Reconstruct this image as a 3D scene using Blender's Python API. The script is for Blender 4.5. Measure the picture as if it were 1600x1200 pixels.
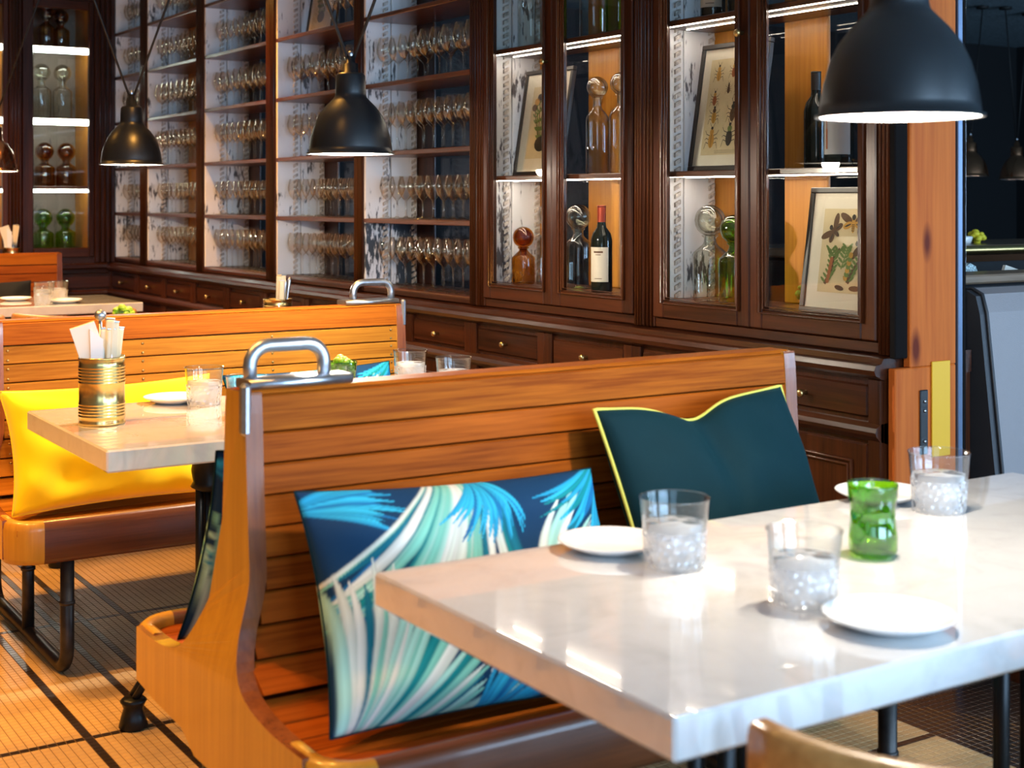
import bpy, bmesh, math, random
import numpy as np
from mathutils import Vector, Matrix
random.seed(7); np.random.seed(7)
PI = math.pi
S = bpy.context.scene
C = S.collection
for o in list(bpy.data.objects): bpy.data.objects.remove(o)

# ------------------------------------------------------------------ camera
TH = math.radians(32.5)
cam = bpy.data.cameras.new('camera'); co = bpy.data.objects.new('camera', cam); C.objects.link(co)
co.location = (0, 0, 1.3); co.rotation_euler = (PI/2, 0, -TH)
cam.sensor_width = 36; cam.lens = 2220/1600*36; cam.shift_y = -0.18
cam.clip_start = .05
cam.dof.use_dof = True; cam.dof.focus_distance = 4.3; cam.dof.aperture_fstop = 5.0
S.camera = co
# ------------------------------------------------------------------ view, world
S.view_settings.view_transform = 'Standard'; S.view_settings.look = 'None'
S.view_settings.exposure = 0.0; S.view_settings.gamma = 1.0; S.view_settings.use_curve_mapping = False
S.cycles.use_denoising = True
S.cycles.transparent_max_bounces = 28; S.cycles.max_bounces = 6; S.cycles.glossy_bounces = 4
S.cycles.diffuse_bounces = 3; S.cycles.sample_clamp_indirect = 6.0; S.cycles.caustics_reflective = False
w = bpy.data.worlds.new('world'); S.world = w; w.use_nodes = True
w.node_tree.nodes['Background'].inputs[0].default_value = (.55, .72, 1, 1)
w.node_tree.nodes['Background'].inputs[1].default_value = .6
# ------------------------------------------------------------------ daylight at the street windows (cool)
def area(name, loc, rot, sx, sy, col, e):
    l = bpy.data.lights.new(name, 'AREA'); l.shape = 'RECTANGLE'; l.size = sx; l.size_y = sy
    l.color = col; l.energy = e
    o = bpy.data.objects.new(name, l); C.objects.link(o); o.location = loc; o.rotation_euler = rot; return o
DAY = (.46, .69, 1)
for i, x in enumerate((-2.2, 1.4, 5.2, 9.0)):  # last one added to brighten the neighbouring room's ceiling and copper pendants
    area('window_daylight', (x, -3.2, 1.65), (PI/2, 0, 0), 2.8, 2.0, DAY, (60, 300, 280, 430)[i])
WARM = (1, .46, .085)
SPOTS = [(-.2, 3.5, 1.0), (-.1, 5.0, 1.1), (.6, 6.7, 1.0), (-1.1, 2.2, .75), (1.6, 8.4, 1.0), (.55, 3.0, .5), (1.7, 4.75, .7), (2.2, 6.7, .9)]
SPOT_E = 290

# ------------------------------------------------------------------ mesh builder
class MB:
    def __init__(s): s.v = []; s.f = []; s.m = []; s.s = []
    def add(s, vs, fs, mi=0, sm=False, mat=None):
        o = len(s.v)
        if mat is not None: vs = [tuple(mat @ Vector(p)) for p in vs]
        s.v += [tuple(p) for p in vs]
        for f in fs: s.f.append(tuple(i+o for i in f)); s.m.append(mi); s.s.append(sm)
        return s
    def box(s, x0, x1, y0, y1, z0, z1, b=0, mi=0, mat=None):
        if x0 > x1: x0, x1 = x1, x0
        if y0 > y1: y0, y1 = y1, y0
        if z0 > z1: z0, z1 = z1, z0
        if b <= 0:
            vs = [(x, y, z) for z in (z0, z1) for y in (y0, y1) for x in (x0, x1)]
            fs = [(0,2,3,1), (4,5,7,6), (0,1,5,4), (2,6,7,3), (0,4,6,2), (1,3,7,5)]
            return s.add(vs, fs, mi, False, mat)
        b = min(b, (x1-x0)*.45, (y1-y0)*.45, (z1-z0)*.45)
        vs = []; idx = {}
        for i, (x, sx) in enumerate(((x0, 1), (x1, -1))):
            for j, (y, sy) in enumerate(((y0, 1), (y1, -1))):
                for k, (z, sz) in enumerate(((z0, 1), (z1, -1))):
                    for a in range(3):
                        p = [x+sx*b, y+sy*b, z+sz*b]; p[a] = (x, y, z)[a]
                        idx[(i,j,k,a)] = len(vs); vs.append(tuple(p))
        I = idx; fs = []
        for i in (0, 1):
            q = [I[(i,0,0,0)], I[(i,1,0,0)], I[(i,1,1,0)], I[(i,0,1,0)]]; fs.append(q if i else q[::-1])
            q = [I[(0,i,0,1)], I[(1,i,0,1)], I[(1,i,1,1)], I[(0,i,1,1)]]; fs.append(q[::-1] if i else q)
            q = [I[(0,0,i,2)], I[(1,0,i,2)], I[(1,1,i,2)], I[(0,1,i,2)]]; fs.append(q if i else q[::-1])
        for i in (0, 1):
            for j in (0, 1):
                q = [I[(0,i,j,1)], I[(1,i,j,1)], I[(1,i,j,2)], I[(0,i,j,2)]]; fs.append(q if i == j else q[::-1])
                q = [I[(i,0,j,2)], I[(i,1,j,2)], I[(i,1,j,0)], I[(i,0,j,0)]]; fs.append(q if i == j else q[::-1])
                q = [I[(i,j,0,0)], I[(i,j,1,0)], I[(i,j,1,1)], I[(i,j,0,1)]]; fs.append(q if i == j else q[::-1])
        for i in (0, 1):
            for j in (0, 1):
                for k in (0, 1):
                    q = [I[(i,j,k,0)], I[(i,j,k,1)], I[(i,j,k,2)]]; fs.append(q if (i+j+k) % 2 else q[::-1])
        return s.add(vs, fs, mi, False, mat)
    def tube(s, pts, r, n=10, closed=False, mi=0, cap=True, mat=None, sq=None):
        P = [Vector(p) for p in pts]; N = len(P)
        R = list(r) if isinstance(r, (list, tuple)) else [r]*N
        vs = []; prev = None
        for i, p in enumerate(P):
            a = P[(i-1) % N] if (closed or i > 0) else p
            b = P[(i+1) % N] if (closed or i < N-1) else p
            t = (b-a).normalized()
            if prev is None:
                u = t.cross(Vector((0, 0, 1)))
                if u.length < .05: u = t.cross(Vector((1, 0, 0)))
            else: u = prev - t*prev.dot(t)
            u.normalize(); prev = u; v = t.cross(u)
            for k in range(n):
                an = 2*PI*(k+.5)/n
                cu, cv = math.cos(an)*R[i], math.sin(an)*R[i]
                if sq: cu = sq[0]*math.copysign(abs(math.cos(an))**.5, math.cos(an)); cv = sq[1]*math.copysign(abs(math.sin(an))**.5, math.sin(an))
                vs.append(p + u*cu + v*cv)
        fs = []
        for i in range(N if closed else N-1):
            j = (i+1) % N
            for k in range(n):
                l = (k+1) % n; fs.append((i*n+k, i*n+l, j*n+l, j*n+k))
        s.add(vs, fs, mi, True, mat)
        if cap and not closed:
            o = len(s.v) - len(vs)
            s.f.append(tuple(o+k for k in range(n))[::-1]); s.m.append(mi); s.s.append(False)
            s.f.append(tuple(o+(N-1)*n+k for k in range(n))); s.m.append(mi); s.s.append(False)
        return s
    def lathe(s, prof, n=20, c=(0, 0, 0), mi=0, mat=None, sm=True):
        vs = []; rings = []
        for r, z in prof:
            if r < 1e-5: rings.append([len(vs)]); vs.append((c[0], c[1], c[2]+z))
            else:
                rings.append(list(range(len(vs), len(vs)+n)))
                vs += [(c[0]+r*math.cos(2*PI*k/n), c[1]+r*math.sin(2*PI*k/n), c[2]+z) for k in range(n)]
        fs = []
        for a, b in zip(rings, rings[1:]):
            if len(a) == 1 and len(b) == 1: continue
            for k in range(n):
                l = (k+1) % n
                if len(a) == 1: fs.append((a[0], b[l], b[k]))
                elif len(b) == 1: fs.append((a[k], a[l], b[0]))
                else: fs.append((a[k], a[l], b[l], b[k]))
        return s.add(vs, fs, mi, sm, mat)
    def ball(s, c, r, n=12, m=8, mi=0, sc=(1, 1, 1), mat=None):
        pr = [(r*math.sin(PI*i/m)*1.0, -r*math.cos(PI*i/m)) for i in range(m+1)]
        pr[0] = (0, -r); pr[-1] = (0, r)
        t = MB().lathe(pr, n)
        return s.add([(c[0]+x*sc[0], c[1]+y*sc[1], c[2]+z*sc[2]) for x, y, z in t.v], t.f, mi, True, mat)
    def prism(s, poly, ax, a, b, mi=0, mat=None, sm=False):
        # poly 2d in the other two axes (cyclic order), extruded along axis ax from a to b
        def P(u, v, t): return {0: (t, u, v), 1: (u, t, v), 2: (u, v, t)}[ax]
        n = len(poly); vs = [P(u, v, a) for u, v in poly] + [P(u, v, b) for u, v in poly]
        fs = [tuple(range(n))[::-1], tuple(range(n, 2*n))]
        fs2 = [(i, (i+1) % n, n+(i+1) % n, n+i) for i in range(n)]
        s.add(vs, fs, mi, False, mat)
        o = len(s.v)-2*n
        for f in fs2: s.f.append(tuple(i+o for i in f)); s.m.append(mi); s.s.append(sm)
        return s
    def mesh(s, name, mats):
        me = bpy.data.meshes.new(name); me.from_pydata(s.v, [], s.f)
        if not isinstance(mats, (list, tuple)): mats = [mats]
        for m in mats: me.materials.append(m)
        if len(mats) > 1: me.polygons.foreach_set('material_index', s.m)
        me.polygons.foreach_set('use_smooth', s.s)
        bm = bmesh.new(); bm.from_mesh(me); bmesh.ops.recalc_face_normals(bm, faces=bm.faces[:]); bm.to_mesh(me); bm.free()
        me.update(); return me
    def build(s, name, mats, parent=None, loc=None, rot=None):
        return link(name, s.mesh(name, mats), parent, loc, rot)
def parts(mb, name, mats, parent):
    # every connected piece of mb becomes an object of its own
    n = len(mb.v); pa = list(range(n))
    def fd(i):
        while pa[i] != i: pa[i] = pa[pa[i]]; i = pa[i]
        return i
    for f in mb.f:
        r = fd(f[0])
        for i in f[1:]: pa[fd(i)] = r
    gr = {}
    for k, f in enumerate(mb.f): gr.setdefault(fd(f[0]), []).append(k)
    out = []
    for ks in gr.values():
        b = MB(); mp = {}
        for k in ks:
            for i in mb.f[k]:
                if i not in mp: mp[i] = len(b.v); b.v.append(mb.v[i])
            b.f.append(tuple(mp[i] for i in mb.f[k])); b.m.append(mb.m[k]); b.s.append(mb.s[k])
        out.append(b.build(name, mats, parent))
    return out
def link(name, me, parent=None, loc=None, rot=None):
    o = bpy.data.objects.new(name, me); C.objects.link(o)
    if parent: o.parent = parent
    if loc: o.location = loc
    if rot: o.rotation_euler = rot
    return o
def tag(o, label=None, cat=None, group=None, kind=None):
    if label: o['label'] = label
    if cat: o['category'] = cat
    if group: o['group'] = group
    if kind: o['kind'] = kind
    return o
def thing(name, label, cat, loc=(0, 0, 0), rz=0, group=None, rot=None):
    o = bpy.data.objects.new(name, None); C.objects.link(o); o.empty_display_size = .1
    o.location = loc; o.rotation_euler = rot if rot else (0, 0, rz)
    return tag(o, label, cat, group)
def kids(o): return [c for c in C.objects if c.parent is o]
def copy_tree(o, parent=None, loc=None, rz=None, label=None, group=None):
    c = o.copy(); C.objects.link(c)
    if parent: c.parent = parent
    if loc: c.location = loc
    if rz is not None: c.rotation_euler = (0, 0, rz)
    if label: c['label'] = label
    if group: c['group'] = group
    for k in list(o.children): copy_tree(k, c)
    return c
def arc(c, r, a0, a1, n, pl='xy', z=0):
    out = []
    for i in range(n+1):
        a = math.radians(a0+(a1-a0)*i/n); u, v = c[0]+r*math.cos(a), c[1]+r*math.sin(a)
        out.append({'xy': (u, v, z), 'xz': (u, z, v), 'yz': (z, u, v)}[pl])
    return out

# ------------------------------------------------------------------ materials
MATS = {}
def newmat(name):
    m = bpy.data.materials.new(name); m.use_nodes = True; nt = m.node_tree
    b = nt.nodes['Principled BSDF']; MATS[name] = m
    return m, nt, b
def nd(nt, t, **kw):
    n = nt.nodes.new(t)
    for k, v in kw.items():
        if k.startswith('i_'): n.inputs[k[2:].replace('_', ' ')].default_value = v
        elif k.startswith('n_'): n.inputs[int(k[2:])].default_value = v
        else: setattr(n, k, v)
    return n
def ramp(nt, fac, stops):
    r = nt.nodes.new('ShaderNodeValToRGB'); e = r.color_ramp.elements
    while len(e) < len(stops): e.new(.5)
    for el, (p, c) in zip(e, stops): el.position = p; el.color = (*c, 1)
    nt.links.new(fac, r.inputs[0]); return r.outputs[0]
def plain(name, col, rough=.5, metal=0, spec=.5, coat=0, sheen=0, emit=None, es=0, noise=0, nscale=30, bump=0):
    m, nt, b = newmat(name)
    b.inputs['Base Color'].default_value = (*col, 1); b.inputs['Roughness'].default_value = rough
    b.inputs['Metallic'].default_value = metal; b.inputs['Specular IOR Level'].default_value = spec
    b.inputs['Coat Weight'].default_value = coat; b.inputs['Sheen Weight'].default_value = sheen
    if emit: b.inputs['Emission Color'].default_value = (*emit, 1); b.inputs['Emission Strength'].default_value = es
    if noise or bump:
        tc = nd(nt, 'ShaderNodeTexCoord'); n = nd(nt, 'ShaderNodeTexNoise', i_Scale=nscale, i_Detail=5.0)
        nt.links.new(tc.outputs['Object'], n.inputs['Vector'])
        if noise:
            c = ramp(nt, n.outputs[0], [(.3, tuple(x*(1-noise) for x in col)), (.7, tuple(min(1, x*(1+noise)) for x in col))])
            nt.links.new(c, b.inputs['Base Color'])
        if bump:
            bp = nd(nt, 'ShaderNodeBump', i_Strength=bump, i_Distance=.004)
            nt.links.new(n.outputs[0], bp.inputs['Height']); nt.links.new(bp.outputs[0], b.inputs['Normal'])
    return m
def wood(name, dark, light, axis=0, rough=.32, scale=1.0, coat=.25, knots=False, bump=.15, spec=.5):
    m, nt, b = newmat(name); L = nt.links.new
    tc = nd(nt, 'ShaderNodeTexCoord'); oi = nd(nt, 'ShaderNodeObjectInfo')
    off = nd(nt, 'ShaderNodeVectorMath', operation='MULTIPLY_ADD'); off.inputs[1].default_value = (17, 23, 31)
    comb = nd(nt, 'ShaderNodeCombineXYZ')
    for i in range(3): L(oi.outputs['Random'], comb.inputs[i])
    L(comb.outputs[0], off.inputs[0]); L(tc.outputs['Object'], off.inputs[2])
    mp = nd(nt, 'ShaderNodeMapping'); sc = [22*scale]*3; sc[axis] = 1.6*scale; mp.inputs['Scale'].default_value = sc
    L(off.outputs[0], mp.inputs['Vector'])
    n1 = nd(nt, 'ShaderNodeTexNoise', i_Scale=1.0, i_Detail=7.0, i_Roughness=.62, i_Distortion=.9); L(mp.outputs[0], n1.inputs['Vector'])
    mp2 = nd(nt, 'ShaderNodeMapping'); sc = [150*scale]*3; sc[axis] = 5*scale; mp2.inputs['Scale'].default_value = sc
    L(off.outputs[0], mp2.inputs['Vector'])
    n2 = nd(nt, 'ShaderNodeTexNoise', i_Scale=1.0, i_Detail=3.0); L(mp2.outputs[0], n2.inputs['Vector'])
    mx = nd(nt, 'ShaderNodeMath', operation='MULTIPLY_ADD'); mx.inputs[1].default_value = .45; L(n2.outputs[0], mx.inputs[0])
    ms = nd(nt, 'ShaderNodeMath', operation='MULTIPLY'); ms.inputs[1].default_value = .62; L(n1.outputs[0], ms.inputs[0]); L(ms.outputs[0], mx.inputs[2])
    rv = nd(nt, 'ShaderNodeMath', operation='MULTIPLY_ADD'); rv.inputs[1].default_value = .18; L(oi.outputs['Random'], rv.inputs[0])
    sb = nd(nt, 'ShaderNodeMath', operation='SUBTRACT'); sb.inputs[1].default_value = .09; L(mx.outputs[0], sb.inputs[0]); L(sb.outputs[0], rv.inputs[2])
    mid = tuple((a+c)/2 for a, c in zip(dark, light))
    col = ramp(nt, rv.outputs[0], [(.34, dark), (.5, mid), (.68, light)])
    if knots:
        vo = nd(nt, 'ShaderNodeTexVoronoi', i_Scale=1.0); mk = nd(nt, 'ShaderNodeMapping'); s2 = [7, 7, 7]; s2[axis] = 2.6
        mk.inputs['Scale'].default_value = s2; L(off.outputs[0], mk.inputs['Vector']); L(mk.outputs[0], vo.inputs['Vector'])
        k = ramp(nt, vo.outputs['Distance'], [(.06, (.25, .12, .06)), (.16, (1, 1, 1))])
        mm = nd(nt, 'ShaderNodeMix', data_type='RGBA', blend_type='MULTIPLY'); mm.inputs['Factor'].default_value = 1
        L(col, mm.inputs['A']); L(k, mm.inputs['B']); col = mm.outputs['Result']
    L(col, b.inputs['Base Color'])
    b.inputs['Roughness'].default_value = rough; b.inputs['Specular IOR Level'].default_value = spec; b.inputs['Coat Weight'].default_value = coat; b.inputs['Coat Roughness'].default_value = .12
    bp = nd(nt, 'ShaderNodeBump', i_Strength=bump, i_Distance=.002); L(mx.outputs[0], bp.inputs['Height']); L(bp.outputs[0], b.inputs['Normal'])
    return m
def distressed(name, thr=.60, base=(.78, .74, .71), chip=(.09, .075, .07)):
    m, nt, b = newmat(name); L = nt.links.new
    tc = nd(nt, 'ShaderNodeTexCoord'); oi = nd(nt, 'ShaderNodeObjectInfo')
    comb = nd(nt, 'ShaderNodeCombineXYZ')
    for i in range(3): L(oi.outputs['Random'], comb.inputs[i])
    off = nd(nt, 'ShaderNodeVectorMath', operation='MULTIPLY_ADD'); off.inputs[1].default_value = (11, 13, 19)
    L(comb.outputs[0], off.inputs[0]); L(tc.outputs['Object'], off.inputs[2])
    mp = nd(nt, 'ShaderNodeMapping'); mp.inputs['Scale'].default_value = (75, 75, 17); L(off.outputs[0], mp.inputs[0])
    n1 = nd(nt, 'ShaderNodeTexNoise', i_Scale=1.0, i_Detail=5.0, i_Roughness=.6); L(mp.outputs[0], n1.inputs['Vector'])
    mp2 = nd(nt, 'ShaderNodeMapping'); mp2.inputs['Scale'].default_value = (9, 9, 4.5); L(off.outputs[0], mp2.inputs[0])
    n2 = nd(nt, 'ShaderNodeTexNoise', i_Scale=1.0, i_Detail=3.0); L(mp2.outputs[0], n2.inputs['Vector'])
    ma = nd(nt, 'ShaderNodeMath', operation='MULTIPLY_ADD'); ma.inputs[1].default_value = .55; L(n2.outputs[0], ma.inputs[0])
    mb = nd(nt, 'ShaderNodeMath', operation='MULTIPLY'); mb.inputs[1].default_value = .6; L(n1.outputs[0], mb.inputs[0]); L(mb.outputs[0], ma.inputs[2])
    col = ramp(nt, ma.outputs[0], [(thr-.03, base), (thr, tuple(x*.75 for x in base)), (thr+.025, chip)])
    L(col, b.inputs['Base Color']); b.inputs['Roughness'].default_value = .55
    bp = nd(nt, 'ShaderNodeBump', i_Strength=.4, i_Distance=.003); bp.invert = True
    L(ma.outputs[0], bp.inputs['Height']); L(bp.outputs[0], b.inputs['Normal'])
    return m
def thin_glass(name, tint=(1, 1, 1), ior=1.5, rough=.0, haze=0, gcol=(1, 1, 1), boost=0, bump=0, bscale=60, power=5, edge=None):
    m = bpy.data.materials.new(name); m.use_nodes = True; nt = m.node_tree; nt.nodes.clear(); L = nt.links.new
    out = nd(nt, 'ShaderNodeOutputMaterial'); tr = nd(nt, 'ShaderNodeBsdfTransparent'); tr.inputs[0].default_value = (*tint, 1)
    gl = nd(nt, 'ShaderNodeBsdfGlossy'); gl.inputs['Color'].default_value = (*gcol, 1); gl.inputs['Roughness'].default_value = rough
    f0 = ((ior-1)/(ior+1))**2; ge = nd(nt, 'ShaderNodeNewGeometry'); dt = nd(nt, 'ShaderNodeVectorMath', operation='DOT_PRODUCT')
    L(ge.outputs['Incoming'], dt.inputs[0]); L(ge.outputs['Normal'], dt.inputs[1])
    ab = nd(nt, 'ShaderNodeMath', operation='ABSOLUTE'); L(dt.outputs['Value'], ab.inputs[0])
    om = nd(nt, 'ShaderNodeMath', operation='SUBTRACT'); om.use_clamp = True; om.inputs[0].default_value = 1; L(ab.outputs[0], om.inputs[1])
    pw = nd(nt, 'ShaderNodeMath', operation='POWER'); pw.inputs[1].default_value = power; L(om.outputs[0], pw.inputs[0])
    ad = nd(nt, 'ShaderNodeMath', operation='MULTIPLY_ADD'); ad.use_clamp = True; ad.inputs[1].default_value = 1-f0; ad.inputs[2].default_value = f0+boost; L(pw.outputs[0], ad.inputs[0])
    mx = nd(nt, 'ShaderNodeMixShader'); L(ad.outputs[0], mx.inputs[0])
    if edge:
        p2 = nd(nt, 'ShaderNodeMath', operation='POWER'); p2.inputs[1].default_value = 2.5; L(om.outputs[0], p2.inputs[0])
        em = nd(nt, 'ShaderNodeMix', data_type='RGBA'); em.inputs['A'].default_value = (*tint, 1); em.inputs['B'].default_value = (*edge, 1)
        L(p2.outputs[0], em.inputs['Factor']); L(em.outputs['Result'], tr.inputs[0])
    base = tr.outputs[0]
    if haze:
        di = nd(nt, 'ShaderNodeBsdfTranslucent'); d2 = nd(nt, 'ShaderNodeBsdfDiffuse'); am = nd(nt, 'ShaderNodeMixShader'); am.inputs[0].default_value = .5
        for q in (di, d2): q.inputs[0].default_value = (*[min(1, t*1.0) for t in gcol], 1)
        L(di.outputs[0], am.inputs[1]); L(d2.outputs[0], am.inputs[2])
        hm = nd(nt, 'ShaderNodeMixShader'); hm.inputs[0].default_value = haze; L(tr.outputs[0], hm.inputs[1]); L(am.outputs[0], hm.inputs[2]); base = hm.outputs[0]
    L(base, mx.inputs[1]); L(gl.outputs[0], mx.inputs[2]); L(mx.outputs[0], out.inputs[0])
    if bump:
        tc = nd(nt, 'ShaderNodeTexCoord'); n = nd(nt, 'ShaderNodeTexVoronoi', i_Scale=bscale); L(tc.outputs['Object'], n.inputs['Vector'])
        bp = nd(nt, 'ShaderNodeBump', i_Strength=bump, i_Distance=.01); L(n.outputs['Distance'], bp.inputs['Height'])
        L(bp.outputs[0], gl.inputs['Normal']); L(bp.outputs[0], dt.inputs[1])
    MATS[name] = m; return m
def emission(name, col, st):
    m, nt, b = newmat(name); b.inputs['Base Color'].default_value = (*col, 1)
    b.inputs['Emission Color'].default_value = (*col, 1); b.inputs['Emission Strength'].default_value = st; return m

mah_z = wood('mahogany_upright', (.014, .0034, .0012), (.064, .0165, .005), 2, .30, coat=.10, spec=.27)
mah_y = wood('mahogany_rail', (.014, .0034, .0012), (.064, .0165, .005), 1, .30, coat=.10, spec=.27)
mah_x = wood('mahogany_cross', (.014, .0034, .0012), (.064, .0165, .005), 0, .30, coat=.10, spec=.27)
pine_z = wood('orange_pine', (.34, .058, .006), (.54, .130, .018), 2, .6, .55, .0, knots=True, spec=.2)
post_in = wood('honey_post', (.40, .135, .012), (.60, .25, .030), 2, .45, .55, .1)
bench_o = wood('bench_teak_warm_lit', (.25, .085, .008), (.46, .185, .020), 0, .48, 1.0, .0, spec=.06)  # ochre of the warm light on the second bench put into the teak
bench_x = wood('bench_teak', (.18, .034, .003), (.43, .100, .009), 0, .46, 1.0, .0, spec=.06)
bench_edge = wood('bench_glossy_edge', (.12, .030, .008), (.28, .080, .020), 2, .26, .8, .5, spec=.7)
bench_top = wood('bench_top_rail', (.20, .043, .004), (.43, .120, .010), 0, .5, 1.2, .0, spec=.05)
bench_end = wood('bench_end_warm_lit', (.38, .172, .012), (.54, .27, .024), 2, .36, .6, .3)  # same bench wood, with the warm aisle light painted into its ochre
bench_apron = wood('bench_apron', (.075, .020, .006), (.17, .050, .015), 0, .34, 1.0, .3)
chair_wood = wood('chair_oak', (.42, .19, .05), (.62, .32, .10), 0, .35, .6, .25)
dark_chair = wood('chair_walnut', (.12, .045, .02), (.22, .09, .04), 2, .4, .8, .2)
shelf_w = wood('shelf_board', (.032, .009, .004), (.125, .042, .018), 1, .34)
white_old = distressed('peeling_white_paint', .668)
white_worn = distressed('worn_dark_paint', .54, (.66, .68, .72), (.035, .045, .06))
rope_m = plain('rope_moulding_paint', (.52, .45, .39), .6, noise=.5, nscale=70)
black_lamp = plain('black_enamel', (.006, .007, .009), .34, 0, .6, .0, bump=.05, nscale=400)
lamp_in = plain('lamp_white_inside', (.9, .88, .84), .5)
bulb_m = emission('bulb_glow', (1, .93, .82), 28)
cable_m = plain('cable_black', (.01, .01, .01), .6)
steel = plain('brushed_steel', (.50, .53, .58), .34, 1, noise=.12, nscale=40)
iron = plain('dark_iron', (.045, .042, .040), .42, .7, noise=.4, nscale=25)
castiron = plain('cast_iron', (.014, .016, .018), .35, .6)
brass = plain('aged_brass', (.55, .40, .17), .3, 1)
gold = plain('gold_tin', (.80, .58, .22), .24, 1)
copper = plain('copper', (.90, .42, .22), .12, 1)
led = emission('led_strip', (1, .86, .70), 44)
led_c = emission('led_strip_cool', (.90, 1, .90), 24)
glass = thin_glass('clear_pane', (.97, .98, .97), 1.45)
back_glass = thin_glass('back_glass', (.80, .82, .84), 1.22)
wine_g = thin_glass('wine_glass', (.985, .975, .96), 1.5, .035, gcol=(1, .93, .76), boost=.015, power=2.7, edge=(.42, .28, .15))
dec_g = thin_glass('decanter_clear', (.95, .96, .92), 1.55, .01, boost=.01, power=2.8, edge=(.30, .30, .22))
amber_g = thin_glass('decanter_amber', (.66, .36, .06), 1.55, .01, boost=.03, power=3)
green_g = thin_glass('decanter_green', (.46, .68, .10), 1.55, .01, boost=.03, power=3)
tum_g = thin_glass('tumbler_glass', (.97, .98, .98), 1.5, .0, boost=.01, power=3.5, edge=(.6, .63, .66))
tum_cut = thin_glass('tumbler_cut', (.93, .94, .95), 1.5, .08, haze=.38, boost=.12, bump=.9, bscale=90)
tum_green = thin_glass('tumbler_green', (.40, .66, .03), 1.5, .02, haze=.0, boost=.05, bump=.5, bscale=30)
water_g = thin_glass('ice_water', (.97, .98, 1), 1.33, .05, haze=.45, boost=.05, bump=1.0, bscale=45)
dark_bottle = plain('dark_bottle_glass', (.008, .012, .010), .08, 0, .6)
red_foil = plain('red_foil', (.35, .045, .02), .35, .3)
paper = plain('label_paper', (.72, .66, .56), .7)
grey_label = plain('grey_label', (.42, .43, .45), .6)
ink = plain('brown_ink', (.10, .045, .018), .7)
ochre_ink = plain('ochre_ink', (.52, .27, .05), .7)
red_ink = plain('rust_ink', (.34, .10, .03), .7)
green_ink = plain('green_ink', (.13, .20, .05), .7)
black_ink = plain('black_ink', (.02, .016, .014), .7)
plate_paper = plain('print_paper', (.66, .53, .34), .8, noise=.08, nscale=12)
mount = plain('mount_board', (.78, .70, .60), .8)
frame_m = plain('black_frame', (.025, .020, .018), .4)
plate_m = plain('white_china', (.86, .85, .83), .14, 0, .6)
plant_m = plain('lime_leaf', (.36, .55, .04), .5, noise=.4, nscale=90)
napkin = plain('napkin_paper', (.80, .74, .62), .8)
bone = plain('bone_handle', (.78, .66, .44), .35)
teal_v = plain('teal_velvet', (.0022, .020, .028), .8, 0, .12, 0, .10)
teal_v.node_tree.nodes['Principled BSDF'].inputs['Sheen Tint'].default_value = (.02, .30, .36, 1)
pipe_m = plain('lime_piping', (.62, .60, .10), .7)
yellow_f = plain('yellow_cotton', (.86, .64, .001), .8, 0, .2, 0, .25, noise=.06, nscale=8)
black_f = plain('black_cotton', (.008, .009, .010), .85)
leather = plain('grey_leather', (.22, .195, .195), .42, 0, .5, bump=.2, nscale=350)
leather_d = plain('charcoal_leather', (.022, .022, .026), .5, bump=.2, nscale=350)
yellow_p = plain('yellow_board', (.75, .40, .01), .5)
dark_wall = plain('dark_plaster', (.006, .007, .009), .7, noise=.3, nscale=60)
ceil_m = plain('textured_ceiling', (.34, .47, .55), .9, noise=.35, nscale=45, bump=.6)
cream_wall = plain('warm_plaster', (.40, .27, .15), .8)
velvet_s = pipe_m

def marble():
    m, nt, b = newmat('white_quartz'); L = nt.links.new
    tc = nd(nt, 'ShaderNodeTexCoord'); n = nd(nt, 'ShaderNodeTexNoise', i_Scale=9.0, i_Detail=8.0, i_Roughness=.65, i_Distortion=1.2)
    L(tc.outputs['Object'], n.inputs['Vector'])
    L(ramp(nt, n.outputs[0], [(.32, (.70, .69, .68)), (.5, (.80, .79, .78)), (.7, (.84, .835, .83))]), b.inputs['Base Color'])
    b.inputs['Roughness'].default_value = .07; b.inputs['Coat Weight'].default_value = 1.0; b.inputs['Coat IOR'].default_value = 1.8; b.inputs['Coat Roughness'].default_value = .02; return m
marble_m = marble()

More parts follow.
